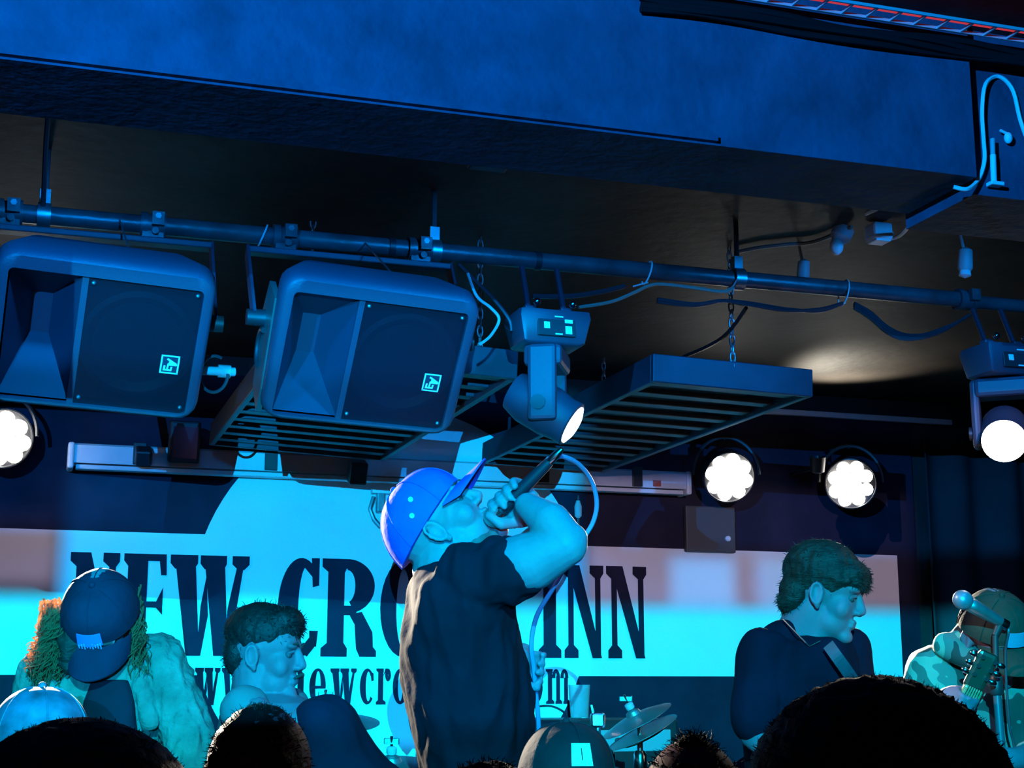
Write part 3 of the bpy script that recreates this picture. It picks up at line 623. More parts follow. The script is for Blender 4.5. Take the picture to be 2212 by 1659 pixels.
# bundle of black cables between ladder and beam
mb = MB()
for j in range(4):
    pts = [V((1.0 + i * .1, 2.318 - .004 * (j % 3) + .006 * math.sin(i * 1.7 + j), 2.988 - .009 * j + .004 * math.sin(i * 1.1 + j * 2))) for i in range(16)]
    mb.tube(smoothpts(pts, 3), .0065, 6)
tag(mb.build('cable_bundle', mat('near_black_cable', (0.006, 0.006, 0.007), .8, spec=.1), None, True), 'black cable bundle tucked between the beam and the ladder', 'cable')  # even near-black colour, darker than the other cables

# ------------------------------------------------------------------ small fittings and cables at ceiling
q = onZ(1060, 322, CEIL)
t = thing('ceiling_sensor', q, 'small dark ceiling box with a pale label', 'sensor')
MB().box((q.x, q.y, CEIL - .022), (.10, .09, .044), None, .006).build('housing', M_black, t)
f = onY(1060, 328, q.y - .047); MB().box((f.x, q.y - .047, CEIL - .026), (.058, .004, .022)).build('label_plate', M_grey, t)
# white cable loop near the column
def cable(pts, r, m, label, cat='cable', k=6):
    mb = MB(); mb.tube(smoothpts(pts, k), r, 6); return tag(mb.build('cable', m, None, True), label, cat)
by2 = 2.366
cable([onY(2230, 330, by2), onY(2205, 262, by2), onY(2190, 200, by2), onY(2170, 172, by2), onY(2148, 166, by2), onY(2128, 185, by2 - .012), onY(2122, 240, by2 - .012), onY(2125, 300, by2 - .012), onY(2127, 345, by2 - .012), onY(2115, 385, by2 - .01), onZ(2090, 408, 2.697), onZ(2060, 404, 2.70)], .0042, M_wcable, 'white cable looped over the set-back beam end')
zc = CEIL - .03
cable([onZ(2040, 402, 2.80), onZ(2015, 425, 2.88), onZ(1975, 475, 2.96), onZ(1945, 508, zc), onZ(1915, 518, zc)], .0055, M_wcable, 'white cable running from the beam down to the junction box')
def jbox(px_, py_, label, s=.06):
    q = onZ(px_, py_, CEIL - .03); t = thing('junction_box', q, label, 'junction box')
    MB().box(q, (s, s, .05), None, .008).build('housing', M_wplast, t)
    MB().box(q - V((0, 0, .027)), (s * .8, s * .8, .006), None, .002).build('lid', M_wplast, t)
    MB().cyl(q + V((s / 2, 0, 0)), q + V((s / 2 + .015, 0, 0)), .008, None, 8).build('gland', M_grey, t)
jbox(1898, 503, 'white junction box on the ceiling where the white cable ends')
cable([onZ(1870, 462, CEIL - .012), onZ(1920, 440, CEIL - .012), onZ(1970, 424, CEIL - .012)], .006, M_wcable, 'short pale conduit beside the white junction box', 'conduit')
cable([onZ(1590, 545, CEIL - .012), onZ(1640, 535, CEIL - .012), onZ(1700, 528, CEIL - .012), onZ(1760, 522, CEIL - .012), onZ(1840, 490, CEIL - .012)], .006, mat('dusty_cable', (0.22, 0.22, 0.2), .6), 'dusty grey cable along the ceiling towards the junction box')
q = onZ(1815, 512, CEIL - .03); t = thing('bulb_holder', q, 'dusty grey bulb holder beside the junction box', 'bulb holder')
MB().lathe([(.03, .03), (.032, .0), (.02, -.015), (.018, -.035)], q, (0.5, -0.2, 1), 14).build('cup', M_grey, t, True)
MB().ell(q + V((-.02, -.01, -.035)), (.02, .02, .024), None, 10, 8).build('bulb', M_wplast, t, True)
def pendant(px_, py_, label, s=1.0):
    q = onZ(px_, py_, CEIL - .09); t = thing('pendant_fitting', q, label, 'light fitting', 'small pale fittings hanging from the ceiling')
    MB().cyl(q + V((.0, 0, .03 * s)), V((q.x - .012, q.y, CEIL)), .005, .004, 8).build('stem', M_grey, t, True)
    mb = MB(); mb.lathe([(.006, .045 * s), (.020 * s, .035 * s), (.022 * s, -.02 * s), (.016 * s, -.028 * s)], q, (0.1, 0, 1), 14); mb.build('body', M_grey, t, True)
    mb = MB(); mb.lathe([(.016 * s, -.028 * s), (.018 * s, -.042 * s), (.001, -.05 * s)], q, (0.1, 0, 1), 14); mb.build('bulb', M_wplast, t, True)
pendant(2085, 566, 'pale pendant fitting hanging alone between the pipe and the set-back beam', 1.0)
pendant(1735, 588, 'pale pendant fitting hanging just behind the pipe by the dusty cable', .9)
# conduit on beam end
q = onY(2146, 350, by2 - .012); t = thing('conduit_stub', onY(2146, 396, by2 - .01), 'short upright pale conduit on the set-back beam end', 'conduit')
MB().cyl(onY(2147, 394, by2 - .012), onY(2145, 335, by2 - .012), .0062, None, 10).build('tube', M_wplast, t, True)
MB().cyl(onY(2145, 335, by2 - .012), onY(2144, 300, by2 - .012), .005, None, 10).build('neck', M_grey, t, True)
MB().box(onY(2150, 398, by2 - .012), (.03, .02, .008), None, .002).build('foot', M_wplast, t)
q = onY(2178, 298, by2 - .008); t = thing('cable_clip', q, 'pale plastic cable clip on the set-back beam end', 'clip')
MB().ell(q, (.009, .008, .012), None, 10, 8).build('body', M_wplast, t, True); MB().cyl(q + V((0, 0, .008)), q + V((-.018, 0, .014)), .003, None, 6).build('tail', M_wplast, t)
# cables slung along the pipe
def slung(pxs, label, r=.006, m=None, Y=PY - .03):
    return cable([onY(a, c, Y) for a, c in pxs], r, m or M_cable, label)
def bundle(n_, fn, label):
    t_ = thing('cable_bundle', onY(*fn(0)[3], PY - .03), label, 'cable')
    for j_ in range(n_):
        mb_ = MB(); mb_.tube(smoothpts([onY(a_, c_, PY - .03 - .004 * j_) for a_, c_ in fn(j_)], 6), .0055, 6); mb_.build('strand', M_cable, t_, True)
bundle(3, lambda j: [(1845, 655 + 5 * j), (1880, 675 + 6 * j), (1915, 705 + 6 * j), (1950, 722 + 5 * j), (1990, 724 + 3 * j), (2030, 712 + 3 * j), (2070, 695), (2095, 680)], 'three black cables drooping deeply under the pipe before the last moving head')
bundle(2, lambda j: [(1420, 652 - 6 * j), (1500, 660 - 3 * j), (1560, 650), (1620, 655 + 4 * j), (1700, 668 + 3 * j), (1770, 672 - 4 * j), (1820, 655)], 'pair of black cables tied loosely under the pipe above the far slatted rack')
slung([(1250, 664), (1320, 652), (1370, 632), (1400, 618), (1430, 614), (1500, 622), (1560, 630), (1585, 622)], 'pale brown lead tied along the underside of the pipe', .005, mat('tan_cable', (0.32, 0.25, 0.2), .6))
slung([(1150, 640), (1230, 640), (1300, 630), (1350, 618)], 'black lead running from the moving head up to the pipe', .007)
slung([(1010, 590), (1030, 640), (1060, 665), (1078, 690), (1060, 725), (1035, 745)], 'thin grey lead curling down beside the loudspeaker', .004, M_grey, 3.50)
slung([(990, 570), (1030, 610), (1070, 650), (1100, 690), (1105, 715)], 'black lead drooping from the pipe to the moving head base', .005, None, 3.60)
cable([onY(1612, 665, PY), onY(1560, 730, 3.9), onY(1480, 770, 4.2), onY(1430, 790, 4.3)], .006, M_cable, 'black lead running from the pipe to the far slatted rack')
cable([V((-.02, PY - .005, PZ + .01)), onY(100, 300, 3.4), onZ(112, 150, 3.04)], .006, M_cable, 'black drop wire from ceiling to the pipe by the end coupler')
# ------------------------------------------------------------------ people
LEFTV = lambda f, u: u.cross(f).normalized()
def frame(f, u):
    f = f.normalized(); u = (u - f * u.dot(f)).normalized(); return f, u.cross(f).normalized(), u
def head(mb, o, fr, s=1.0, jaw=0.0, ears=True):
    f, l, u = fr; ax = (f, l, u)
    L = lambda x, y, z: o + (f * x + l * y + u * z) * s
    def e(c, r): mb.ell(L(*c), [q * s for q in r], ax, 18, 12)
    e((-.008, 0, .048), (.097, .076, .088)); e((.042, 0, .045), (.052, .064, .062)); e((.048, 0, -.012), (.046, .057, .066))
    e((.030, 0, -.060 - jaw * .3), (.056, .052, .046)); e((.078 - jaw * .15, 0, -.091 - jaw), (.022, .026, .020))
    for y in (-1, 1):
        e((.058, y * .038, -.020), (.026, .023, .030)); e((.086, y * .028, .033), (.014, .028, .010))
        if ears:
            k = 12
            mb.tube([L(-.006 + .0155 * math.cos(2 * math.pi * i / k) - .10 * .03 * math.sin(2 * math.pi * i / k), y * (.079 + .007 * math.sin(2 * math.pi * i / k * .5)), .002 + .028 * math.sin(2 * math.pi * i / k)) for i in range(k)], .0048 * s, 7, True)
            e((-.004, y * .073, -.002), (.016, .009, .028)); e((.002, y * .078, -.030), (.009, .006, .010))
        e((.102, y * .012, -.024), (.011, .009, .008))
    mb.cap(L(.094, 0, .024), L(.110, 0, -.016), .0085 * s, .0125 * s)
    e((.094, 0, -.049), (.009, .023, .007)); e((.091 - jaw * .1, 0, -.062 - jaw), (.010, .021, .007))
    return L
def eyes(L, fr, root, s=1.0, brows=True, look=-.1):
    f, l, u = fr
    for y in (-1, 1):
        c = L(.0775, y * .031, .010); me = MB().ell(c, .0120 * s, (l, u, f), 14, 10); MB().tube([L(.084, y * .018, .013), L(.0905, y * .030, .0185), L(.080, y * .045, .013)], .0042 * s, 6).build('eyelid', M_skin, root, True)
        o = me.build('eye', [M_eye, M_iris], root, True); d = (f + u * look).normalized()
        for p in o.data.polygons:
            if p.normal.dot(d) > .72: p.material_index = 1
        if brows: MB().tube([L(.099, y * .012, .034), L(.100, y * .028, .040), L(.092, y * .046, .036)], [.0035 * s, .0045 * s, .003 * s], 6).build('eyebrow', M_brow, root, True)
def rows_loft(mb, rows, n=26, ex=2.3):
    rings = []
    for xl, xr, py, d, hd in rows:
        c = P((xl + xr) / 2, py, d); hw = (xr - xl) / 2 * d / FPX; r = []
        for i in range(n):
            t = 2 * math.pi * i / n; a, b_ = math.cos(t), math.sin(t)
            r.append(c + RT * (hw * math.copysign(abs(a) ** (2 / ex), a)) + HD * (hd * math.copysign(abs(b_) ** (2 / ex), b_)))
        rings.append(r)
    mb.loft(rings)
def legs(root, hip, fz, fd, s=1.0, name='trousers', m=None, waist=.15):
    sd = V((fd.y, -fd.x, 0)).normalized(); mb = MB(); mb.ell(hip, (waist, waist * .8, .13), (sd, fd, ZU))
    sh = MB()
    for y in (-1, 1):
        h = hip + sd * (y * .09) - ZU * .03; a = V((hip.x, hip.y, fz + .07)) + sd * (y * .12); k = (h + a) / 2 + fd * .02 + ZU * .02
        mb.cap(h, k, .088 * s, .06 * s); mb.cap(k, a, .06 * s, .045 * s)
        shoe = MB().ell(a + fd * .06 - ZU * .025, (.05, .135, .046), (sd, fd, ZU)); shoe.build('shoe', M_shoe, root, True)
    organic(mb, name, m or M_trous, root, .014, 3)
def grip(mb, G, a, w, wrist, r=.015, s=1.0, flip=1, wr=.029, thumb=True):
    a = a.normalized(); u = (w - a * w.dot(a)).normalized(); v = a.cross(u) * flip
    for i, (end, ln) in enumerate(((200, 1.0), (222, 1.08), (214, 1.03), (188, .9))):
        off = (i - 1.5) * .0198 * s; pts = []
        for j in range(7):
            th = R_(-25 + (end + 25) * j / 6); rad = (r + .0085 * s) + (.013 * s if j < 3 else .004 * s if j == 3 else 0)
            pts.append(G + a * off + (u * math.cos(th) + v * math.sin(th)) * rad)
        for j in range(6): mb.cap(pts[j], pts[j + 1], (.0098 - .0004 * j) * s, (.0096 - .0004 * j) * s, 8)
    mb.ell(G + u * (r + .020 * s) - v * .004, (.043 * s, .018 * s, .030 * s), (a, u, v)); mb.ell(G + u * (r + .030 * s) - v * .012, (.036 * s, .018 * s, .024 * s), (a, u, v))
    if thumb:
        t0 = G + u * (r + .018 * s) - v * .02 - a * .026 * s; t1 = G - v * (r + .012) - a * .040 * s + u * .004; t2 = G - u * (r + .006) - v * .008 - a * .044 * s
        mb.cap(t0, t1, .0125 * s, .011 * s, 8); mb.cap(t1, t2, .011 * s, .009 * s, 8)
    mb.cap(G + u * (r + .030 * s) - v * .012, wrist, .027 * s, wr, 12)
def fuzz(name, root, ells, n, ln, th, m, seed=1, droop=.3, clipz=None, curl=.5):
    rd = random.Random(seed); mb = MB()
    for _ in range(n):
        c, r, ax = rd.choice(ells)
        d = V((rd.gauss(0, 1), rd.gauss(0, 1), rd.gauss(0, 1))).normalized()
        p = c + ax[0] * (d.x * r[0]) + ax[1] * (d.y * r[1]) + ax[2] * (d.z * r[2])
        if clipz is not None and p.z < clipz: continue
        nn = (ax[0] * (d.x / r[0]) + ax[1] * (d.y / r[1]) + ax[2] * (d.z / r[2])).normalized()
        t = V((rd.gauss(0, 1), rd.gauss(0, 1), rd.gauss(0, 1))); L_ = ln * rd.uniform(.5, 1.4)
        d1 = (nn + t * curl * .5).normalized(); d2 = (d1 + t * curl - ZU * droop).normalized()
        mb.tube([p - nn * .004, p + d1 * L_ * .5, p + d1 * L_ * .5 + d2 * L_ * .5], [th, th * .8, th * .2], 3)
    return mb.build(name, m, root)
def capfn(root, o, fr, m, patch=None, s=1.0, brim=True, brim_m=None, drop=.30, bc=.022):
    """baseball cap on a head frame: crown, brim, button, optional patch"""
    f, l, u = fr; L = lambda x, y, z: o + (f * x + l * y + u * z) * s
    mb = MB(); nu, nv = 36, 12; rings = []
    for j in range(nv + 1):
        ph = math.pi / 2 * j / nv; rr = math.cos(ph) ** .8; zz = math.sin(ph)
        rings.append([L(-.005 + .112 * rr * math.cos(2 * math.pi * i / nu) + .010 * zz, .091 * rr * math.sin(2 * math.pi * i / nu), .028 + .108 * zz - .012 * (1 - zz) * math.cos(2 * math.pi * i / nu + math.pi)) for i in range(nu)])
    inner = [[(q - o) * .965 + o for q in rings[0]]]
    mb.loft(inner + rings, True); crown = mb.build('cap_crown', m, root, True)
    for i in range(6):
        a = 2 * math.pi * i / 6
        mb = MB(); mb.tube([L(-.005 + .1135 * math.cos(math.pi / 2 * j / 10) ** .8 * math.cos(a) + .010 * math.sin(math.pi / 2 * j / 10), .0925 * math.cos(math.pi / 2 * j / 10) ** .8 * math.sin(a), .028 + .109 * math.sin(math.pi / 2 * j / 10) - .012 * (1 - math.sin(math.pi / 2 * j / 10)) * math.cos(a + math.pi)) for j in range(10)], .0014 * s, 5); mb.build('cap_seam', m, crown, True)
    MB().ell(L(.005, 0, .137), .008 * s, None, 10, 6).build('cap_button', m, crown, True)
    if brim:
        mb = MB(); top = []; n = 14; mlev = 6
        for k in range(mlev + 1):
            t = k / mlev; row = []
            for i in range(n + 1):
                a = R_(-62 + 124 * i / n); x = -.005 + .112 * math.cos(a) + t * .075 * (math.cos(a * 1.15) ** .6 if math.cos(a * 1.15) > 0 else 0); y = .091 * math.sin(a) * (1 - .06 * t)
                z = .020 + .014 * math.cos(a) - drop * t * .075 - bc * (y / .08) ** 2 * (.3 + .7 * t)
                row.append(L(x, y, z))
            top.append(row)
        nn = n + 1; vs = [q for r in top for q in r] + [q - u * (.004 * s) for r in top for q in r]; N = len(vs) // 2; fs = []
        for k in range(mlev):
            for i in range(n):
                a = k * nn + i; fs += [(a, a + 1, a + nn + 1, a + nn), (N + a, N + a + nn, N + a + nn + 1, N + a + 1)]
        for i in range(n): a = mlev * nn + i; fs.append((a, a + 1, N + a + 1, N + a)); fs.append((i, N + i, N + i + 1, i + 1))
        for k in range(mlev): a = k * nn; fs.append((a, a + nn, N + a + nn, N + a)); a += n; fs.append((a, N + a, N + a + nn, a + nn))
        mb.add(vs, fs); mb.build('cap_brim', brim_m or m, root, True)
    if patch:
        mb = MB(); w, h, z0, pm = patch; nx = 8; vs = []
        for i in range(nx + 1):
            a = (i / nx - .5) * w / .10
            for zz in (z0, z0 + h):
                sn = (zz - .028) / .108; rr = math.cos(math.asin(max(-.2, min(.99, sn)))) ** .8
                vs.append(L(-.005 + .1165 * rr * math.cos(a) + .010 * sn, .0945 * rr * math.sin(a), zz + .006))
        mb.add(vs, [(2 * i, 2 * i + 2, 2 * i + 3, 2 * i + 1) for i in range(nx)])
        pt = mb.build('cap_patch', pm, root)
        sd = pt.modifiers.new('t', 'SOLIDIFY'); sd.thickness = .002
        return L, pt
    return L, None

# --- singer -------------------------------------------------------
D0 = 3.35
sg = thing('person', V((P(1010, 1500, D0).x, P(1010, 1500, D0).y, STG)), 'singer in blue cap and black T-shirt leaning back and shouting into a microphone', 'person')
so = P(954, 1146, D0); sfr = frame(RT * .62 + ZU * .80 - HD * .10, -RT * .77 + ZU * .64)
mb = MB(); L = head(mb, so, sfr, 1.02, .012)
mb.cap(L(-.03, 0, -.03), P(958, 1235, D0), .066, .072, 16); mb.cap(L(.01, 0, -.05), P(985, 1232, D0), .058, .060, 16)
rows_loft(mb, [(930, 1040, 1240, D0, .12), (910, 1090, 1300, D0, .15), (905, 1105, 1400, D0, .15), (915, 1120, 1520, D0, .15), (930, 1125, 1640, D0, .14)])
# raised near arm
sh, el, wr = P(1075, 1232, 3.20), P(1222, 1176, 3.13), P(1140, 1092, 3.22)
mb.cap(sh, P(1150, 1212, 3.16), .064, .063, 18); mb.cap(P(1150, 1212, 3.16), el, .063, .047, 18); mb.cap(el, P(1190, 1130, 3.16), .047, .045, 16); mb.cap(P(1190, 1130, 3.16), wr, .045, .029, 16); mb.ell(P(1234, 1166, 3.13), .036)
m0, m1 = P(1068, 1116, 3.295), P(1166, 1018, 3.265); ma = (m1 - m0).normalized(); G = m0 + ma * .052
grip(mb, G, ma, RT * .5 + ZU * .1 + HD * .2, wr, .016, 1.2, 1)
# far arm hanging, hand closed round the looped lead
sh2, el2, wr2 = P(1040, 1260, 3.52), P(1060, 1425, 3.58), P(1128, 1415, 3.44)
mb.cap(sh2, el2, .055, .042, 14); mb.cap(el2, wr2, .042, .028, 14)
G2 = P(1155, 1442, 3.38); grip(mb, G2, ZU * 1.0 + RT * .12, -RT * .9 + HD * .4, wr2, .009, 1.02, -1)
body = organic(mb, 'body', M_skin, sg, .0042, 4)
eyes(L, sfr, sg, 1.02)
mb = MB().ell(L(.090, 0, -.060), (.016, .020, .012), sfr, 14, 10); mb.build('open_mouth', M_lip, sg, True)
# beard stubble patch along the jaw
mb = MB(); mb.ell(L(.020, 0, -.078), (.060, .0535, .034), sfr, 18, 12); mb.ell(L(.066, 0, -.098), (.026, .031, .020), sfr, 14, 10)
organic(mb, 'beard', mat('stubble', (0.13, 0.055, 0.06), .8, spec=.1, var=.2, scale=60), sg, .005, 3)
mb = MB()
rows_loft(mb, [(932, 1035, 1222, D0, .09), (906, 1085, 1240, D0, .165), (888, 1108, 1280, D0, .205), (878, 1112, 1325, D0, .21), (871, 1120, 1375, D0, .205), (869, 1134, 1430, D0, .20), (877, 1146, 1490, D0, .20), (889, 1149, 1550, D0, .20), (902, 1151, 1610, D0, .20), (910, 1153, 1665, D0, .20), (914, 1150, 1740, D0, .20), (915, 1148, 1760, D0, .19)])
mb.cap(P(1030, 1250, 3.22), P(1117, 1227, 3.175), .082, .066, 18); mb.ell(P(1020, 1245, 3.22), (.085, .08, .075))
mb.cap(P(1000, 1240, 3.5), P(1050, 1330, 3.53), .075, .066, 14)
mb.ell(P(1062, 1190, 3.23), (.035, .04, .035))
organic(mb, 't_shirt', M_blacktee, sg, .0065, 3, .013, (15, 15, 6), 3)
# pale print on the back of the shirt
mb = MB()
for a, c in ((885, 1390), (905, 1395), (910, 1375)): mb.ell(P(a, c, 3.19), (.012, .012, .020))
Lc, pt = capfn(sg, so, sfr, M_bluecap, None, 1.04, True, M_bluecap, .16, .004)
for x, z in ((.015, .085), (-.010, .060)): MB().ell(Lc(x, -.080 if z > .07 else -.0895, z), .006, None, 10, 6).build('cap_eyelet', M_wplast, sg, True)
# bead necklace at the nape
for i, (a, c) in enumerate(((905, 1188), (911, 1201), (917, 1214), (924, 1225))):
    MB().ell(P(a, c, 3.36), .0085, None, 10, 8).build('necklace_bead', M_wplast, sg, True)
legs(sg, P(1030, 1780, D0), STG, RT)
# microphone and its lead
mic = thing('microphone', m0, 'handheld microphone gripped at the mouth of the singer in the blue cap', 'microphone')
MB().ell(m0, .0245, None, 18, 12).build('grille_ball', M_steel, mic, True)
MB().lathe([(.012, .0), (.0165, .012), (.0165, .03), (.0125, .15), (.011, .165)], m0 + ma * .012, ma, 18).build('body', mat('mic_body_black', (0.006, 0.007, 0.012), .5, spec=.2), mic, True)
MB().cyl(m0 + ma * .012, m0 + ma * .024, .0235, None, 18).build('collar', M_chrome, mic, True)
tail = m0 + ma * .178
MB().lathe([(.009, .0), (.010, .006), (.010, .022), (.006, .040)], tail, ma, 14).build('plug', M_chrome, mic, True)
lp = [tail + ma * .035, P(1180, 996, 3.27), P(1213, 986, 3.30), P(1250, 1003, 3.36), P(1278, 1040, 3.42), P(1289, 1085, 3.45), P(1282, 1125, 3.46), P(1262, 1160, 3.46), P(1235, 1200, 3.47), P(1195, 1270, 3.46), P(1160, 1330, 3.42), P(1148, 1390, 3.38), P(1153, 1442, 3.38), P(1158, 1500, 3.38), P(1163, 1560, 3.38), P(1165, 1680, 3.40), P(1150, 1900, 3.45), V((P(1150, 1900, 3.45).x, P(1150, 1900, 3.45).y, STG + .01)), V((1.6, 3.6, STG + .008))]
mb = MB(); mb.tube(smoothpts(lp, 8), .0055, 8); tag(mb.build('microphone_lead', mat('lead_rubber', (0.15, 0.11, 0.20), .45), None, True), 'pale purple microphone lead looping from the microphone to the hanging hand', 'cable')

# --- guitarist in navy shirt --------------------------------------
D1 = 4.0
p2 = thing('person', V((P(1735, 1500, D1).x, P(1735, 1500, D1).y, STG)), 'guitarist with brown bowl haircut and dark navy T-shirt looking down', 'person')
o2 = P(1776, 1290, D1); f2 = frame(RT * .90 - HD * .30 - ZU * .22, ZU + RT * .12)
mb = MB(); L = head(mb, o2, f2, 1.0)
mb.cap(L(-.02, 0, -.04), P(1725, 1375, D1 + .02), .058, .068, 16); mb.cap(L(.0, 0, -.05), P(1757, 1385, D1), .052, .058, 16)
rows_loft(mb, [(1690, 1800, 1385, D1, .08), (1640, 1845, 1430, D1, .12), (1625, 1850, 1520, D1, .13), (1635, 1850, 1650, D1, .13)])
mb.cap(P(1640, 1420, 3.92), P(1632, 1585, 3.86), .05, .043, 14); mb.cap(P(1632, 1585, 3.86), P(1730, 1690, 3.72), .042, .028, 14); mb.ell(P(1745, 1705, 3.70), (.05, .03, .03))
mb.cap(P(1840, 1420, 4.12), P(1880, 1600, 4.1), .05, .042, 14); mb.cap(P(1880, 1600, 4.1), P(1860, 1720, 3.9), .04, .028, 14)
organic(mb, 'body', M_skin, p2, .0048, 4); eyes(L, f2, p2, 1.0, True, -.5)
mb = MB(); he = [((-.012, 0, .068), (.108, .089, .086)), ((.066, 0, .074), (.050, .070, .040)), ((.088, 0, .052), (.030, .060, .020)), ((-.068, 0, .0), (.048, .070, .066)), ((-.085, 0, -.030), (.030, .055, .035))]
for c, r in he: mb.ell(L(*c), r, f2, 18, 12)
mb.cap(L(.0, -.078, .055), L(.062, -.066, .050), .012, .010); mb.cap(L(.0, .078, .055), L(.062, .066, .050), .012, .010)
organic(mb, 'hair', M_hairbr, p2, .0055, 3, .004, (40, 40, 14), 2)
fuzz('hair_strands', p2, [(L(*c), r, f2) for c, r in he], 1500, .011, .0009, M_hairbr, 5, .8, None, .3)
mb = MB()
rows_loft(mb, [(1700, 1795, 1378, D1, .07), (1668, 1835, 1392, D1, .12), (1632, 1848, 1420, D1, .15), (1606, 1860, 1465, D1, .165), (1598, 1868, 1515, D1, .165), (1604, 1872, 1570, D1, .165), (1612, 1874, 1640, D1, .165), (1618, 1872, 1720, D1, .165)])
mb.cap(P(1650, 1412, 3.93), P(1630, 1552, 3.87), .066, .062, 16); mb.ell(P(1690, 1372, 4.0), (.06, .05, .045)); mb.cap(P(1830, 1400, 4.1), P(1862, 1540, 4.1), .06, .055, 14)
organic(mb, 't_shirt', M_navytee, p2, .0075, 3, .010, (11, 11, 5), 5)
mb = MB(); pts = smoothpts([P(1788, 1392, 3.82), P(1808, 1420, 3.80), P(1835, 1458, 3.80), P(1862, 1500, 3.82)], 5)
n_ = (RT * .77 + ZU * .6); vs = []
for q in pts: vs += [q - n_ * .016 - HD * .0, q + n_ * .016, q + n_ * .016 - HD * .004, q - n_ * .016 - HD * .004]
mb.add(vs, [(4 * i + a, 4 * i + (a + 1) % 4, 4 * i + 4 + (a + 1) % 4, 4 * i + 4 + a) for i in range(len(pts) - 1) for a in range(4)]); mb.build('guitar_strap', mat('grey_strap', (0.018, 0.018, 0.032), .7, var=.3, scale=40), p2)
mb = MB(); k = 20; ctr = P(1748, 1372, 3.96)
mb.tube([L(-.06 + .0, 0, -.085) * 0 + P(1692 + 4 * i, 1338 + (4.2 * i if i < 14 else 58 - 2.0 * (i - 14)), 3.94 - .006 * min(i, 12)) for i in range(21)], .0022, 6); mb.build('neck_chain', M_chrome, p2, True)
legs(p2, P(1745, 1760, D1), STG, (RT * .8 - HD * .6).normalized())

# --- drummer -------------------------------------------------------
D2 = 4.25
p4 = thing('person', V((P(585, 1560, D2).x, P(585, 1560, D2).y, STG + .2)), 'drummer with short dark hair and moustache seated behind the kit', 'person')
o4 = P(569, 1420, D2); f4 = frame(RT * .97 - HD * .15 - ZU * .05, ZU + RT * .02)
mb = MB(); L = head(mb, o4, f4, 1.07)
mb.cap(L(-.02, 0, -.04), P(558, 1520, D2), .066, .078, 16); mb.cap(L(.0, 0, -.06), P(585, 1520, D2), .055, .065, 16)
rows_loft(mb, [(530, 640, 1500, D2, .08), (492, 680, 1518, D2, .14), (478, 700, 1545, D2, .18), (470, 710, 1600, D2, .19), (475, 715, 1680, D2, .18), (480, 715, 1760, D2, .17)])
mb.cap(P(545, 1545, D2 - .18), P(590, 1690, D2 - .28), .058, .045); mb.cap(P(590, 1690, D2 - .28), P(690, 1700, D2 - .35), .042, .03); mb.ell(P(705, 1700, D2 - .36), (.05, .03, .03))
mb.cap(P(620, 1545, D2 + .18), P(650, 1690, D2 + .2), .058, .045); mb.cap(P(650, 1690, D2 + .2), P(740, 1700, D2 + .1), .042, .03); mb.ell(P(755, 1700, D2 + .1), (.05, .03, .03))
organic(mb, 'body', M_skin, p4, .005, 4); eyes(L, f4, p4, 1.07)
mb = MB(); he = [((-.012, 0, .066), (.102, .082, .080)), ((.052, 0, .098), (.052, .062, .040)), ((.085, 0, .080), (.016, .045, .022)), ((-.066, 0, .01), (.042, .066, .066))]
for c, r in he: mb.ell(L(*c), [q * 1.07 for q in r], f4, 18, 12)
organic(mb, 'hair', M_hairdk, p4, .006, 3, .003, (40, 40, 20), 4); fuzz('hair_strands', p4, [(L(*c), [q * 1.07 for q in r], f4) for c, r in he], 1100, .014, .0012, M_hairdk, 8, .3)
mb = MB()
for y in (-1, 1): mb.tube([L(.1115, y * .002, -.040), L(.108, y * .014, -.043), L(.098, y * .027, -.051)], [.006, .0055, .003], 8)
mb.build('moustache', M_brow, p4, True)
mb = MB(); rows_loft(mb, [(505, 665, 1522, D2, .14), (482, 700, 1545, D2, .185), (472, 712, 1600, D2, .195), (474, 717, 1680, D2, .185), (478, 718, 1775, D2, .175)])
mb.cap(P(530, 1535, D2 - .16), P(560, 1610, D2 - .24), .068, .06); mb.cap(P(625, 1535, D2 + .16), P(640, 1610, D2 + .2), .068, .06)
organic(mb, 't_shirt', mat('pale_grey_tee', (0.16, 0.12, 0.13), .9, spec=.1, var=.15, scale=10, bump=.3, bscale=25), p4, .009, 4, .006, (10, 10, 5), 9)
hip = P(590, 1800, D2)
mb = MB(); mb.ell(hip, (.16, .15, .12))
for y in (-1, 1):
    a = hip + HD * (y * .1); k_ = a + RT * .40 - ZU * .02 + HD * (y * .1); f_ = V((k_.x, k_.y, STG + .27)); mb.cap(a, k_, .085, .065); mb.cap(k_, f_, .06, .045)
    MB().ell(f_ + RT * .06 - ZU * .03, (.13, .05, .045), (RT, HD, ZU)).build('shoe', M_shoe, p4, True)
organic(mb, 'trousers', M_trous, p4, .014, 3)
st = thing('drum_stool', V((hip.x, hip.y, STG + .2)), 'round black drum stool under the seated drummer', 'stool'); hz = hip.z - .10
MB().lathe([(.15, -.05), (.165, -.03), (.165, -.01), (.14, .0)], V((hip.x, hip.y, hz)), ZU, 24).build('seat', M_black, st, True)
MB().cyl((hip.x, hip.y, STG + .3), (hip.x, hip.y, hz - .04), .014).build('post', M_chrome, st)
for i in range(3):
    a = R_(30 + 120 * i); MB().cyl((hip.x, hip.y, STG + .42), (hip.x + .22 * math.cos(a), hip.y + .22 * math.sin(a), STG + .21), .011).build('leg', M_chrome, st)

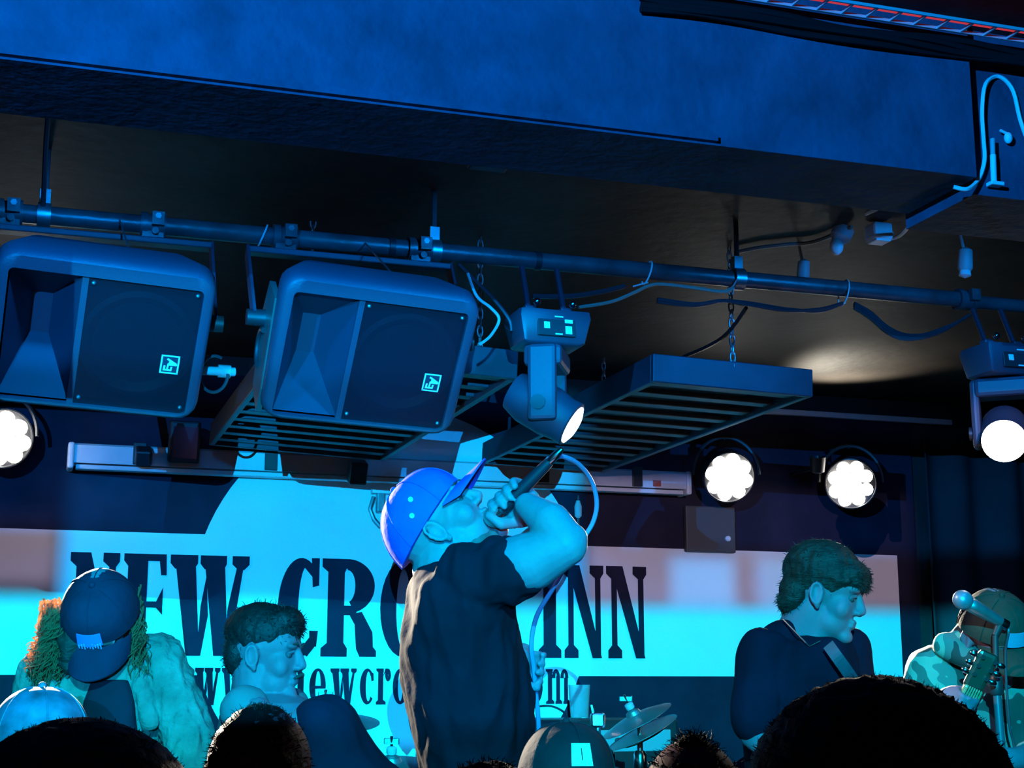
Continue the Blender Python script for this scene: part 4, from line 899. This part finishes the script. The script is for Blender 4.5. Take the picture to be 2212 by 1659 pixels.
# --- long-haired player in denim ----------------------------------
D3 = 3.5
p5 = thing('person', V((P(240, 1500, D3).x, P(240, 1500, D3).y, STG)), 'long-haired player in pale denim jacket bowing a dark cap with blue patch', 'person')
o5 = P(222, 1345, D3 + .05); f5 = frame(-HD * .62 - ZU * .78 + RT * .02, ZU * .62 - HD * .78)
mb = MB(); L = head(mb, o5, f5, 1.0)
mb.cap(L(-.03, 0, -.03), P(225, 1445, D3 + .14), .06, .07, 14)
rows_loft(mb, [(160, 300, 1440, D3 + .14, .08), (110, 345, 1490, D3 + .14, .11), (95, 340, 1600, D3 + .13, .11), (95, 340, 1720, D3 + .12, .11)])
mb.cap(P(345, 1440, D3 + .12), P(408, 1590, D3 + .05), .048, .042); mb.cap(P(408, 1590, D3 + .05), P(410, 1690, D3 - .02), .042, .038); mb.cap(P(410, 1690, D3 - .02), P(330, 1715, D3 - .12), .038, .03); mb.ell(P(310, 1715, D3 - .13), (.05, .03, .03))
mb.cap(P(85, 1470, D3 + .14), P(40, 1640, D3 + .08), .05, .042); mb.cap(P(40, 1640, D3 + .08), P(120, 1700, D3 - .14), .042, .03); mb.ell(P(135, 1705, D3 - .15), (.05, .03, .03))
organic(mb, 'body', M_skin, p5, .0065, 4); eyes(L, f5, p5, 1.0)
mb = MB(); rows_loft(mb, [(190, 318, 1400, D3 + .16, .06), (130, 352, 1412, D3 + .15, .09), (85, 368, 1445, D3 + .14, .13), (62, 366, 1500, D3 + .13, .14), (55, 360, 1560, D3 + .13, .14), (50, 356, 1640, D3 + .12, .14), (50, 356, 1740, D3 + .12, .14)])
mb.cap(P(340, 1432, D3 + .12), P(408, 1590, D3 + .05), .070, .060, 16); mb.cap(P(408, 1590, D3 + .05), P(412, 1700, D3 - .02), .060, .052, 16); mb.ell(P(318, 1420, D3 + .12), (.07, .07, .05)); mb.cap(P(105, 1450, D3 + .13), P(50, 1640, D3 + .07), .07, .06, 14)
mb.cap(P(290, 1420, D3 + .06), P(325, 1560, D3 - .0), .02, .018, 10)
organic(mb, 'denim_jacket', M_denim, p5, .0060, 2, .0085, (30, 30, 11), 11)
mb = MB(); rows_loft(mb, [(195, 275, 1470, D3 + .02, .03), (180, 290, 1520, D3 - .0, .04), (175, 300, 1620, D3 - .01, .04), (180, 300, 1720, D3 - .01, .04)]); organic(mb, 'shirt_front', M_darkcl, p5, .008, 3, .004, (14, 14, 7), 3)
Lc, pt = capfn(p5, o5, f5, M_navycap, (.062, .034, .040, mat('blue_patch', (0.05, 0.10, 0.42), .6)), 1.0, True, M_navycap, .35)
mb = MB()
for i in range(9):
    x = (i - 4) * .0062; mb.box(Lc(.112, x, .046), (.0028, .002, .010 + .004 * (i % 3)), (f5[1], f5[0], f5[2]))
mb.build('patch_print', mat('patch_thread', (0.12, 0.22, 0.4), .7), pt)
rd = random.Random(3); mb = MB()
def curl_lock(a, b_, r, w, ph, turns):
    pts = []; x, y = basis(b_ - a); k = 26
    for i in range(k + 1):
        t = i / k; am = w * (.3 + .7 * t); q = a.lerp(b_, t); pts.append(q + x * am * math.cos(ph + t * turns * 6.28) + y * am * math.sin(ph + t * turns * 6.28))
    mb.tube(pts, [r * (1 - .6 * i / k) for i in range(k + 1)], 5)
for i in range(300):
    a = L(-.03 + rd.uniform(-.05, .03), rd.choice((-1, -1, -1, 1)) * rd.uniform(.06, .085), rd.uniform(-.01, .05)); left = (a - o5).dot(RT) < 0
    if left: e = P(rd.uniform(70, 150), rd.uniform(1400, 1490), D3 + rd.uniform(-.05, .12))
    else: e = P(rd.uniform(285, 318), rd.uniform(1380, 1480), D3 + rd.uniform(-.02, .08))
    mid = (a + e) / 2 + (-RT if left else RT) * rd.uniform(.0, .03); curl_lock(a, e, .0024, rd.uniform(.006, .016), rd.uniform(0, 6.28), rd.uniform(1.5, 3.5))
for i in range(260):
    a = P(rd.uniform(90, 165), rd.uniform(1290, 1350), D3 + rd.uniform(-.03, .1)); e = P(rd.uniform(58, 140), rd.uniform(1400, 1475), D3 + rd.uniform(-.05, .12)); curl_lock(a, e, .0024, rd.uniform(.008, .018), rd.uniform(0, 6.28), rd.uniform(1.5, 3.5))
def curl_mat():
    m = bpy.data.materials.new('light_brown_curls'); m.use_nodes = True; nt = m.node_tree; nt.nodes.remove(nt.nodes['Principled BSDF'])
    a = nt.nodes.new('ShaderNodeBsdfDiffuse'); b = nt.nodes.new('ShaderNodeBsdfTranslucent'); x = nt.nodes.new('ShaderNodeMixShader')
    a.inputs[0].default_value = (.30, .075, .04, 1); b.inputs[0].default_value = (.75, .40, .20, 1); x.inputs[0].default_value = .45
    nt.links.new(a.outputs[0], x.inputs[1]); nt.links.new(b.outputs[0], x.inputs[2]); nt.links.new(x.outputs[0], nt.nodes['Material Output'].inputs[0]); return m
tag(mb.build('curly_hair', curl_mat() if True else mat('light_brown_hair', (0.32, 0.062, 0.035), .6, spec=.15, var=.4, scale=30), p5, True), kind='stuff')
mb = MB(); mb.ell(P(155, 1390, D3 - .02), (.03, .03, .07)); mb.ell(L(-.05, 0, -.01), (.06, .085, .08), f5); organic(mb, 'hair_mass', M_hairbr, p5, .008, 2, .012, (40, 40, 30), 4)
legs(p5, P(240, 1800, D3 + .12), STG, -HD)

# --- guitarist in camouflage ---------------------------------------
D4 = 3.95
p3 = thing('person', V((P(2130, 1550, D4).x, P(2130, 1550, D4).y, STG)), 'guitarist in camouflage jacket and olive cap bent over the guitar', 'person')
o3 = P(2146, 1378, D4); f3 = frame(-HD * .80 - ZU * .56 + RT * .25, ZU * .85 - HD * .5)
mb = MB(); L = head(mb, o3, f3, .98)
mb.cap(L(-.03, 0, -.03), P(2130, 1440, D4 + .12), .06, .07, 14)
rows_loft(mb, [(2050, 2230, 1440, D4 + .12, .08), (2010, 2280, 1490, D4 + .12, .11), (2000, 2280, 1600, D4 + .1, .12), (2010, 2270, 1720, D4 + .1, .12)])
mb.cap(P(2000, 1470, D4 + .1), P(1985, 1620, D4 - .02), .05, .042); mb.cap(P(1985, 1620, D4 - .02), P(2050, 1540, D4 - .22), .042, .03)
gA, gB = P(2104, 1484, D4 - .20), P(2015, 1660, D4 - .16)
grip(mb, gA.lerp(gB, .24), gB - gA, -RT * .8 + HD * .2, P(2055, 1535, D4 - .2), .014, 1.0, -1)
mb.cap(P(2270, 1470, D4 + .1), P(2290, 1620, D4 - .02), .05, .042); mb.cap(P(2290, 1620, D4 - .02), P(2195, 1640, D4 - .22), .042, .03); mb.ell(P(2180, 1640, D4 - .23), (.05, .03, .03))
organic(mb, 'body', M_skin, p3, .0065, 4); eyes(L, f3, p3, .98)
mb = MB(); rows_loft(mb, [(2070, 2215, 1400, D4 + .14, .07), (2035, 2255, 1425, D4 + .13, .10), (2000, 2285, 1455, D4 + .12, .13), (1978, 2300, 1500, D4 + .11, .15), (1985, 2295, 1600, D4 + .1, .15), (1992, 2290, 1740, D4 + .1, .15)])
mb.cap(P(2015, 1450, D4 + .1), P(1985, 1610, D4 + .0), .072, .06, 14); mb.cap(P(2275, 1450, D4 + .1), P(2292, 1610, D4), .07, .06, 14); mb.cap(P(2292, 1610, D4), P(2225, 1636, D4 - .16), .056, .046, 14)
mb.cap(P(2045, 1395, D4 + .04), P(2100, 1425, D4 - .02), .034, .03, 12); mb.cap(P(2090, 1338, D4 + .08), P(2072, 1400, D4 + .03), .016, .034, 12)
organic(mb, 'camouflage_jacket', M_camo, p3, .0075, 3, .008, (12, 12, 8), 21)
Lc, pt = capfn(p3, o3, f3, M_olive, (.075, .040, .036, mat('pale_blue_patch', (0.12, 0.18, 0.28), .6)), .98, True, M_olive, .45)
legs(p3, P(2140, 1800, D4 + .1), STG, -HD)
gt = thing('electric_guitar', gB, 'electric guitar with chrome tuners held by the guitarist in camouflage', 'guitar'); gd = (gA - gB).normalized(); gs = gd.cross(HD).normalized(); gn = gs.cross(gd).normalized()
MB().box((gA + gB) / 2, (.050, .022, (gA - gB).length), (gs, gn, gd), .006).build('neck', mat('maple_neck', (0.30, 0.19, 0.09), .4), gt)
MB().box(gA + gd * .045 + gs * .003, (.052, .014, .105), (gs, gn, gd), .01).build('headstock', mat('dark_headstock', (0.05, 0.03, 0.02), .35), gt)
for i in range(6):
    s_ = 1 if i % 2 else -1; q = gA + gd * (.02 + .024 * (i // 2) + .01) + gs * (s_ * .036); MB().ell(q, (.012, .006, .008), (gs, gn, gd), 10, 7).build('tuning_peg', M_chrome, gt, True)
    MB().cyl(q - gs * (s_ * .02) - HD * .014, q - gs * (s_ * .02) + HD * .01, .006, None, 10).build('tuner_post', M_chrome, gt, True)
for i in range(6): MB().cyl(gA + gs * (.006 * (i - 2.5)) - HD * .014, gB + gs * (.008 * (i - 2.5)) - HD * .016, .0011, None, 5).build('string', M_chrome, gt)
mb = MB(); bc = gB - gd * .22
mb.loft([[bc + gs * (r * .17 * math.cos(2 * math.pi * i / 32)) * (1 + .12 * math.cos(4 * math.pi * i / 32)) + gd * (r * .22 * math.sin(2 * math.pi * i / 32)) + gn * h for i in range(32)] for r, h in ((.93, -.022), (1, -.015), (1, .015), (.93, .022))]); mb.build('body', mat('guitar_lacquer', (0.03, 0.12, 0.25), .25), gt, True)

# --- microphone on stand -------------------------------------------
DM = 3.78
mp, mt = P(2080, 1296, DM), P(2162, 1344, DM + .02)
ms = thing('microphone_stand', V((P(2186, 1700, DM).x, P(2186, 1700, DM).y, STG)), 'slim microphone stand in front of the guitarist in camouflage', 'microphone stand')
ft = ms.location.copy()
MB().cyl(ft + ZU * .03, P(2152, 1480, DM + .01), .0105, None, 12).build('lower_tube', mat('blue_black_tube', (0.10, 0.11, 0.13), .3, .4), ms, True)
MB().cyl(P(2153, 1490, DM + .01), P(2150, 1372, DM + .02), .0075, None, 12).build('upper_tube', M_black, ms, True)
MB().lathe([(.013, -.025), (.017, -.02), (.017, .02), (.013, .025)], P(2152, 1480, DM + .01), ZU, 14).build('clutch', M_black, ms, True)
MB().cyl(P(2150, 1372, DM + .02), mt, .009, .012, 10).build('clip', M_black, ms, True)
MB().lathe([(.125, 0), (.13, .008), (.10, .018), (.02, .03)], ft, ZU, 28).build('base', M_black, ms, True)
mi = thing('microphone', mp, 'round-headed vocal microphone on the slim stand', 'microphone'); md_ = (mt - mp).normalized()
MB().ell(mp, (.027, .025, .025), (md_, *basis(md_)), 18, 12).build('grille_ball', mat('mic_mesh', (0.16, 0.17, 0.21), .4, .4), mi, True)
MB().lathe([(.013, .0), (.0185, .010), (.0185, .022), (.0120, .12), (.011, .128)], mp + md_ * .016, md_, 16).build('body', M_steel, mi, True)
MB().lathe([(.013, .0), (.014, .004), (.014, .02), (.008, .026)], mp + md_ * .12, md_, 14).build('collar', M_chrome, mi, True)
cable([mp + md_ * .145, mt + V((.02, 0, -.03)), P(2172, 1420, DM + .03), P(2180, 1560, DM + .03), P(2200, 1700, DM + .03), ft + V((.06, .06, .3)), ft + V((.16, .1, .012)), ft + V((.5, .5, .01))], .0035, M_cable, 'black lead hanging down the slim microphone stand')

# --- cymbals ---------------------------------------------------------
def cymbal(cpx, cpy, d, rad, nrm, label, wing, zfl, hat=False):
    c = P(cpx, cpy, d); n_ = nrm.normalized(); t = thing('cymbal', V((c.x, c.y, zfl)), label, 'cymbal', 'cymbals of the drum kit')
    mb = MB(); mb.lathe([(rad, -.012), (rad, -.0105), (rad * .6, .002), (rad * .22, .009), (rad * .18, .020), (rad * .06, .027), (rad * .06, .025), (rad * .16, .018), (rad * .2, .007), (rad * .6, .0)], c, n_, 40); mb.build('disc', M_brass, t, True)
    if hat:
        mb = MB(); mb.lathe([(rad, -.05), (rad, -.0485), (rad * .6, -.062), (rad * .2, -.07), (rad * .2, -.072), (rad * .6, -.064)], c, n_, 40); mb.build('lower_disc', M_brass, t, True)
    MB().cyl(c + n_ * .02, c + n_ * .075, .004, None, 8).build('rod', M_chrome, t)
    MB().lathe([(.012, 0), (.014, .004), (.014, .016), (.008, .02)], c + n_ * .028, n_, 12).build('felt', M_grey, t, True)
    x, y = basis(n_); MB().box(c + n_ * .062, (.04, .006, .016), (RT, HD, ZU), .002).build('wing_nut', M_chrome, t)
    b0 = c - n_ * .03; b1 = V((b0.x, b0.y, zfl + .25))
    MB().cyl(b0 - ZU * .0, c + n_ * .02, .007, None, 8).build('tilter', M_chrome, t); MB().cyl(b1, b0, .009, None, 10).build('stand_tube', M_chrome, t, True)
    MB().lathe([(.016, -.03), (.02, -.02), (.02, .02), (.014, .03)], b0 - ZU * .10, ZU, 12).build('clutch', M_chrome, t, True)
    for i in range(3):
        a = R_(20 + 120 * i); MB().cyl(b1 + ZU * .05, (b1.x + .22 * math.cos(a), b1.y + .22 * math.sin(a), zfl + .008), .008, None, 8).build('leg', M_chrome, t)
cymbal(702, 1552, 3.86, .143, ZU * .97 - HD * .16 + RT * .02, 'bronze cymbal in front of the seated drummer', 0, STG + .2)
cymbal(1372, 1550, 4.45, .115, ZU * .88 - RT * .44 - HD * .10, 'tilted bronze cymbal pair beyond the black cap with pale patch', 0, STG, True)
cymbal(846, 1652, 3.86, .125, ZU * .96 - HD * .22, 'low bronze cymbal beside the singer in the blue cap', 0, STG + .2)
# cymbal arm hardware next to the tilted pair
q = P(1291, 1556, 4.45); t = thing('drum_hardware', V((q.x, q.y, STG)), 'chrome drum hardware clamp on an upright rod by the tilted cymbals', 'drum hardware')
MB().box(q, (.045, .03, .045), (RT, HD, ZU), .008).build('clamp', M_chrome, t); MB().cyl(V((q.x, q.y, STG)), q, .009, None, 10).build('rod', M_chrome, t, True)
MB().cyl(q + ZU * .01 - RT * .012, q + ZU * .045 - RT * .018, .006, None, 8).build('wing', M_chrome, t)
q2 = P(1313, 1640, 4.3); MB().lathe([(.014, -.02), (.024, -.01), (.022, .015), (.01, .03)], q2, ZU, 14).build('ball_joint', M_chrome, t, True); MB().cyl(q2, P(1306, 1604, 4.36), .008, .005, 8).build('lever', M_chrome, t, True); MB().cyl(q2 - ZU * .01, V((q.x, q.y, q2.z - .01)), .007, None, 8).build('arm', M_chrome, t)

# --- amplifier with glass --------------------------------------------
gb = onY(1252, 1553, 5.45)
am = thing('guitar_amplifier', V((gb.x + .1, 5.5, STG)), 'black guitar amplifier cabinet below the banner with a pint glass on it', 'amplifier')
MB().box((gb.x + .02, 5.55, (STG + gb.z) / 2), (.72, .36, gb.z - STG), None, .015).build('cabinet', M_black, am)
MB().box((gb.x + .02, 5.367, (STG + gb.z) / 2 - .08), (.64, .008, gb.z - STG - .3), None, .003).build('grille_cloth', M_darkcl, am)
MB().box((gb.x + .02, 5.366, gb.z - .08), (.64, .008, .08), None, .003).build('control_panel', M_grey, am)
for i in range(6): MB().lathe([(.012, 0), (.012, .014), (.006, .016)], (gb.x - .2 + .08 * i, 5.362, gb.z - .08), (0, -1, 0), 12).build('knob', M_black, am, True)
gl = thing('pint_glass', V((gb.x, 5.45, gb.z)), 'clear plastic pint glass standing on the amplifier', 'glass')
gm = mat('clear_plastic', (0.85, 0.9, 0.92), .12, trans=.75, spec=.5)
MB().lathe([(.0001, .002), (.031, .002), (.034, .004), (.042, .128), (.0405, .128), (.0325, .008), (.0001, .007)], gl.location, ZU, 28).build('cup', gm, gl, True)
cable([V((gb.x - .33, 5.44, gb.z + .01)), V((gb.x - .25, 5.42, gb.z + .035)), V((gb.x - .14, 5.42, gb.z + .05)), V((gb.x - .08, 5.42, gb.z + .03)), V((gb.x - .05, 5.45, gb.z + .005))], .0045, M_cable, 'black lead lying over the amplifier top beside the pint glass')

# --- crowd --------------------------------------------------------------
def crowd(cpx, top, d, hw, label, hm, style, cloth=M_darkcl, fd=None, sh=.17):
    """person seen from behind: head, neck, shoulders and clothes; cpx/top locate the crown"""
    fd = fd or HD; o = P(cpx, top, d) - ZU * .135; base = V((o.x, o.y, 0)); t = thing('person', base, label, 'person', 'crowd in front of the stage')
    fr = frame(fd - ZU * .05, ZU); mb = MB(); L = head(mb, o, fr); sd = fr[1]
    mb.cap(L(-.02, 0, -.05), L(-.05, 0, -.19), .056, .062, 14); mb.ell(L(-.06, 0, -.36), (.11, sh - .02, .17), fr); mb.ell(L(-.05, 0, -.65), (.11, .15, .25), fr)
    for y in (-1, 1): mb.cap(L(-.06, y * (sh - .01), -.26), L(-.05, y * (sh + .03), -.56), .048, .04); mb.cap(L(-.05, y * (sh + .03), -.56), L(.14, y * sh, -.68), .04, .028); mb.ell(L(.19, y * sh, -.70), (.05, .03, .03), fr)
    organic(mb, 'body', M_skin, t, .010, 3); eyes(L, fr, t)
    mb = MB(); mb.ell(L(-.06, 0, -.34), (.125, sh, .15), fr); mb.ell(L(-.05, 0, -.55), (.13, .18, .26), fr); mb.ell(L(-.05, 0, -.75), (.13, .17, .16), fr); mb.cap(L(-.05, 0, -.19), L(-.055, 0, -.26), .068, .10, 14)
    for y in (-1, 1): mb.cap(L(-.06, y * (sh - .02), -.27), L(-.05, y * (sh + .03), -.50), .068, .058, 14)
    organic(mb, 'top', cloth, t, .012, 3, .006, (9, 9, 6), int(cpx) % 17)
    legs(t, L(-.05, 0, -.88), 0.0, fd)
    return t, L, fr
def hair_blob(t, L, fr, ells, m, n, ln, th, seed, vox=.008, fold=.006, curl=.6, droop=.3):
    mb = MB()
    for c, r in ells: mb.ell(L(*c), r, fr, 20, 13)
    organic(mb, 'hair', m, t, vox, 2, fold, (55, 55, 55), seed)
    fuzz('hair_strands', t, [(L(*c), r, fr) for c, r in ells], n, ln, th, m, seed, droop, None, curl)
t, L, fr = crowd(1880, 1464, 1.55, 0, 'person with a big round mop of dark curly hair', M_hairdk, 0)
hair_blob(t, L, fr, [((-.02, 0, .012), (.125, .135, .122)), ((-.05, .06, -.03), (.08, .075, .09)), ((-.05, -.06, -.03), (.08, .075, .09)), ((0, 0, .05), (.09, .09, .085))], M_hairdk, 9000, .006, .0005, 31)
t, L, fr = crowd(185, 1548, 1.5, 0, 'person with smooth dark rounded hair standing before the long-haired player', M_hairdk, 0)
hair_blob(t, L, fr, [((-.02, 0, .015), (.12, .128, .118)), ((-.05, .05, -.04), (.08, .075, .09)), ((-.05, -.05, -.04), (.08, .075, .09))], M_hairdk, 4000, .004, .0005, 32, fold=.003)
t, L, fr = crowd(566, 1524, 2.15, 0, 'person with auburn curly hair standing before the seated drummer', M_hairrd, 0)
hair_blob(t, L, fr, [((-.015, 0, .03), (.100, .074, .105)), ((-.03, 0, -.05), (.085, .078, .09)), ((-.03, .03, -.11), (.07, .055, .07))], M_hairrd, 4500, .008, .0007, 33)
t, L, fr = crowd(1053, 1644, 1.95, 0, 'person whose dark crown just shows below the singer in the blue cap', M_hairdk, 0)
hair_blob(t, L, fr, [((-.01, 0, .04), (.108, .084, .094)), ((-.04, 0, -.03), (.08, .078, .09))], M_hairdk, 1800, .010, .0009, 34)
t, L, fr = crowd(1494, 1596, 2.25, 0, 'person with spiky tousled dark hair between the cap wearer and curly mop', M_hairdk, 0)
hair_blob(t, L, fr, [((-.01, 0, .03), (.108, .086, .092)), ((-.02, 0, .090), (.045, .04, .05)), ((-.03, 0, -.05), (.095, .095, .10))], M_hairdk, 2600, .015, .0009, 35)
# cap worn back to front with pale patch
t, L, fr = crowd(1222, 1562, 2.85, 0, 'person wearing a black cap back to front with a pale square patch', M_hairdk, 0)
hair_blob(t, L, fr, [((-.03, 0, .0), (.085, .079, .075))], M_hairdk, 700, .010, .001, 36)
M_bcap = mat('black_cap_cotton', (0.008, 0.010, 0.014), 0.8, var=0.2, scale=15, bump=0.3, bscale=50, spec=0.12)
cf = frame(-HD + ZU * .05 + RT * .25, ZU + HD * .05); capfn(t, L(0, 0, -.002), cf, M_bcap, (.044, .040, .050, mat('pale_patch', (0.55, 0.60, 0.62), .6, var=.2, scale=40)), 1.02, True, M_bcap, .25)
# pale blue patterned cap
t, L, fr = crowd(92, 1487, 2.75, 0, 'person in a pale blue patterned cap beside the long-haired player', M_hairdk, 0, mat('blue_shirt', (0.10, 0.16, 0.24), .8, var=.3, scale=14))
hair_blob(t, L, fr, [((-.03, 0, .0), (.085, .079, .075))], M_hairdk, 500, .010, .001, 37)
capfn(t, L(0, 0, -.002), frame(HD * .9 - RT * .4, ZU), mat('blue_bandana', (0.045, 0.06, 0.10), .7, var=.6, scale=26), None, 1.03)
# hooded figure
t, L, fr = crowd(702, 1512, 2.78, 0, 'person in a dark blue hooded top between drummer and singer', M_hairdk, 0, M_navytee, (HD * .8 + RT * .6).normalized())
mb = MB(); dH = 2.78
rows_loft(mb, [(690, 722, 1504, dH, .03), (660, 742, 1512, dH, .07), (645, 760, 1532, dH, .10), (637, 775, 1560, dH, .115), (634, 793, 1590, dH, .12), (632, 812, 1618, dH, .12), (628, 836, 1645, dH, .125), (610, 872, 1672, dH, .13), (590, 885, 1720, dH, .13), (590, 880, 1760, dH, .12)])
organic(mb, 'hood', M_navytee, t, .009, 3, .006, (11, 11, 7), 41)
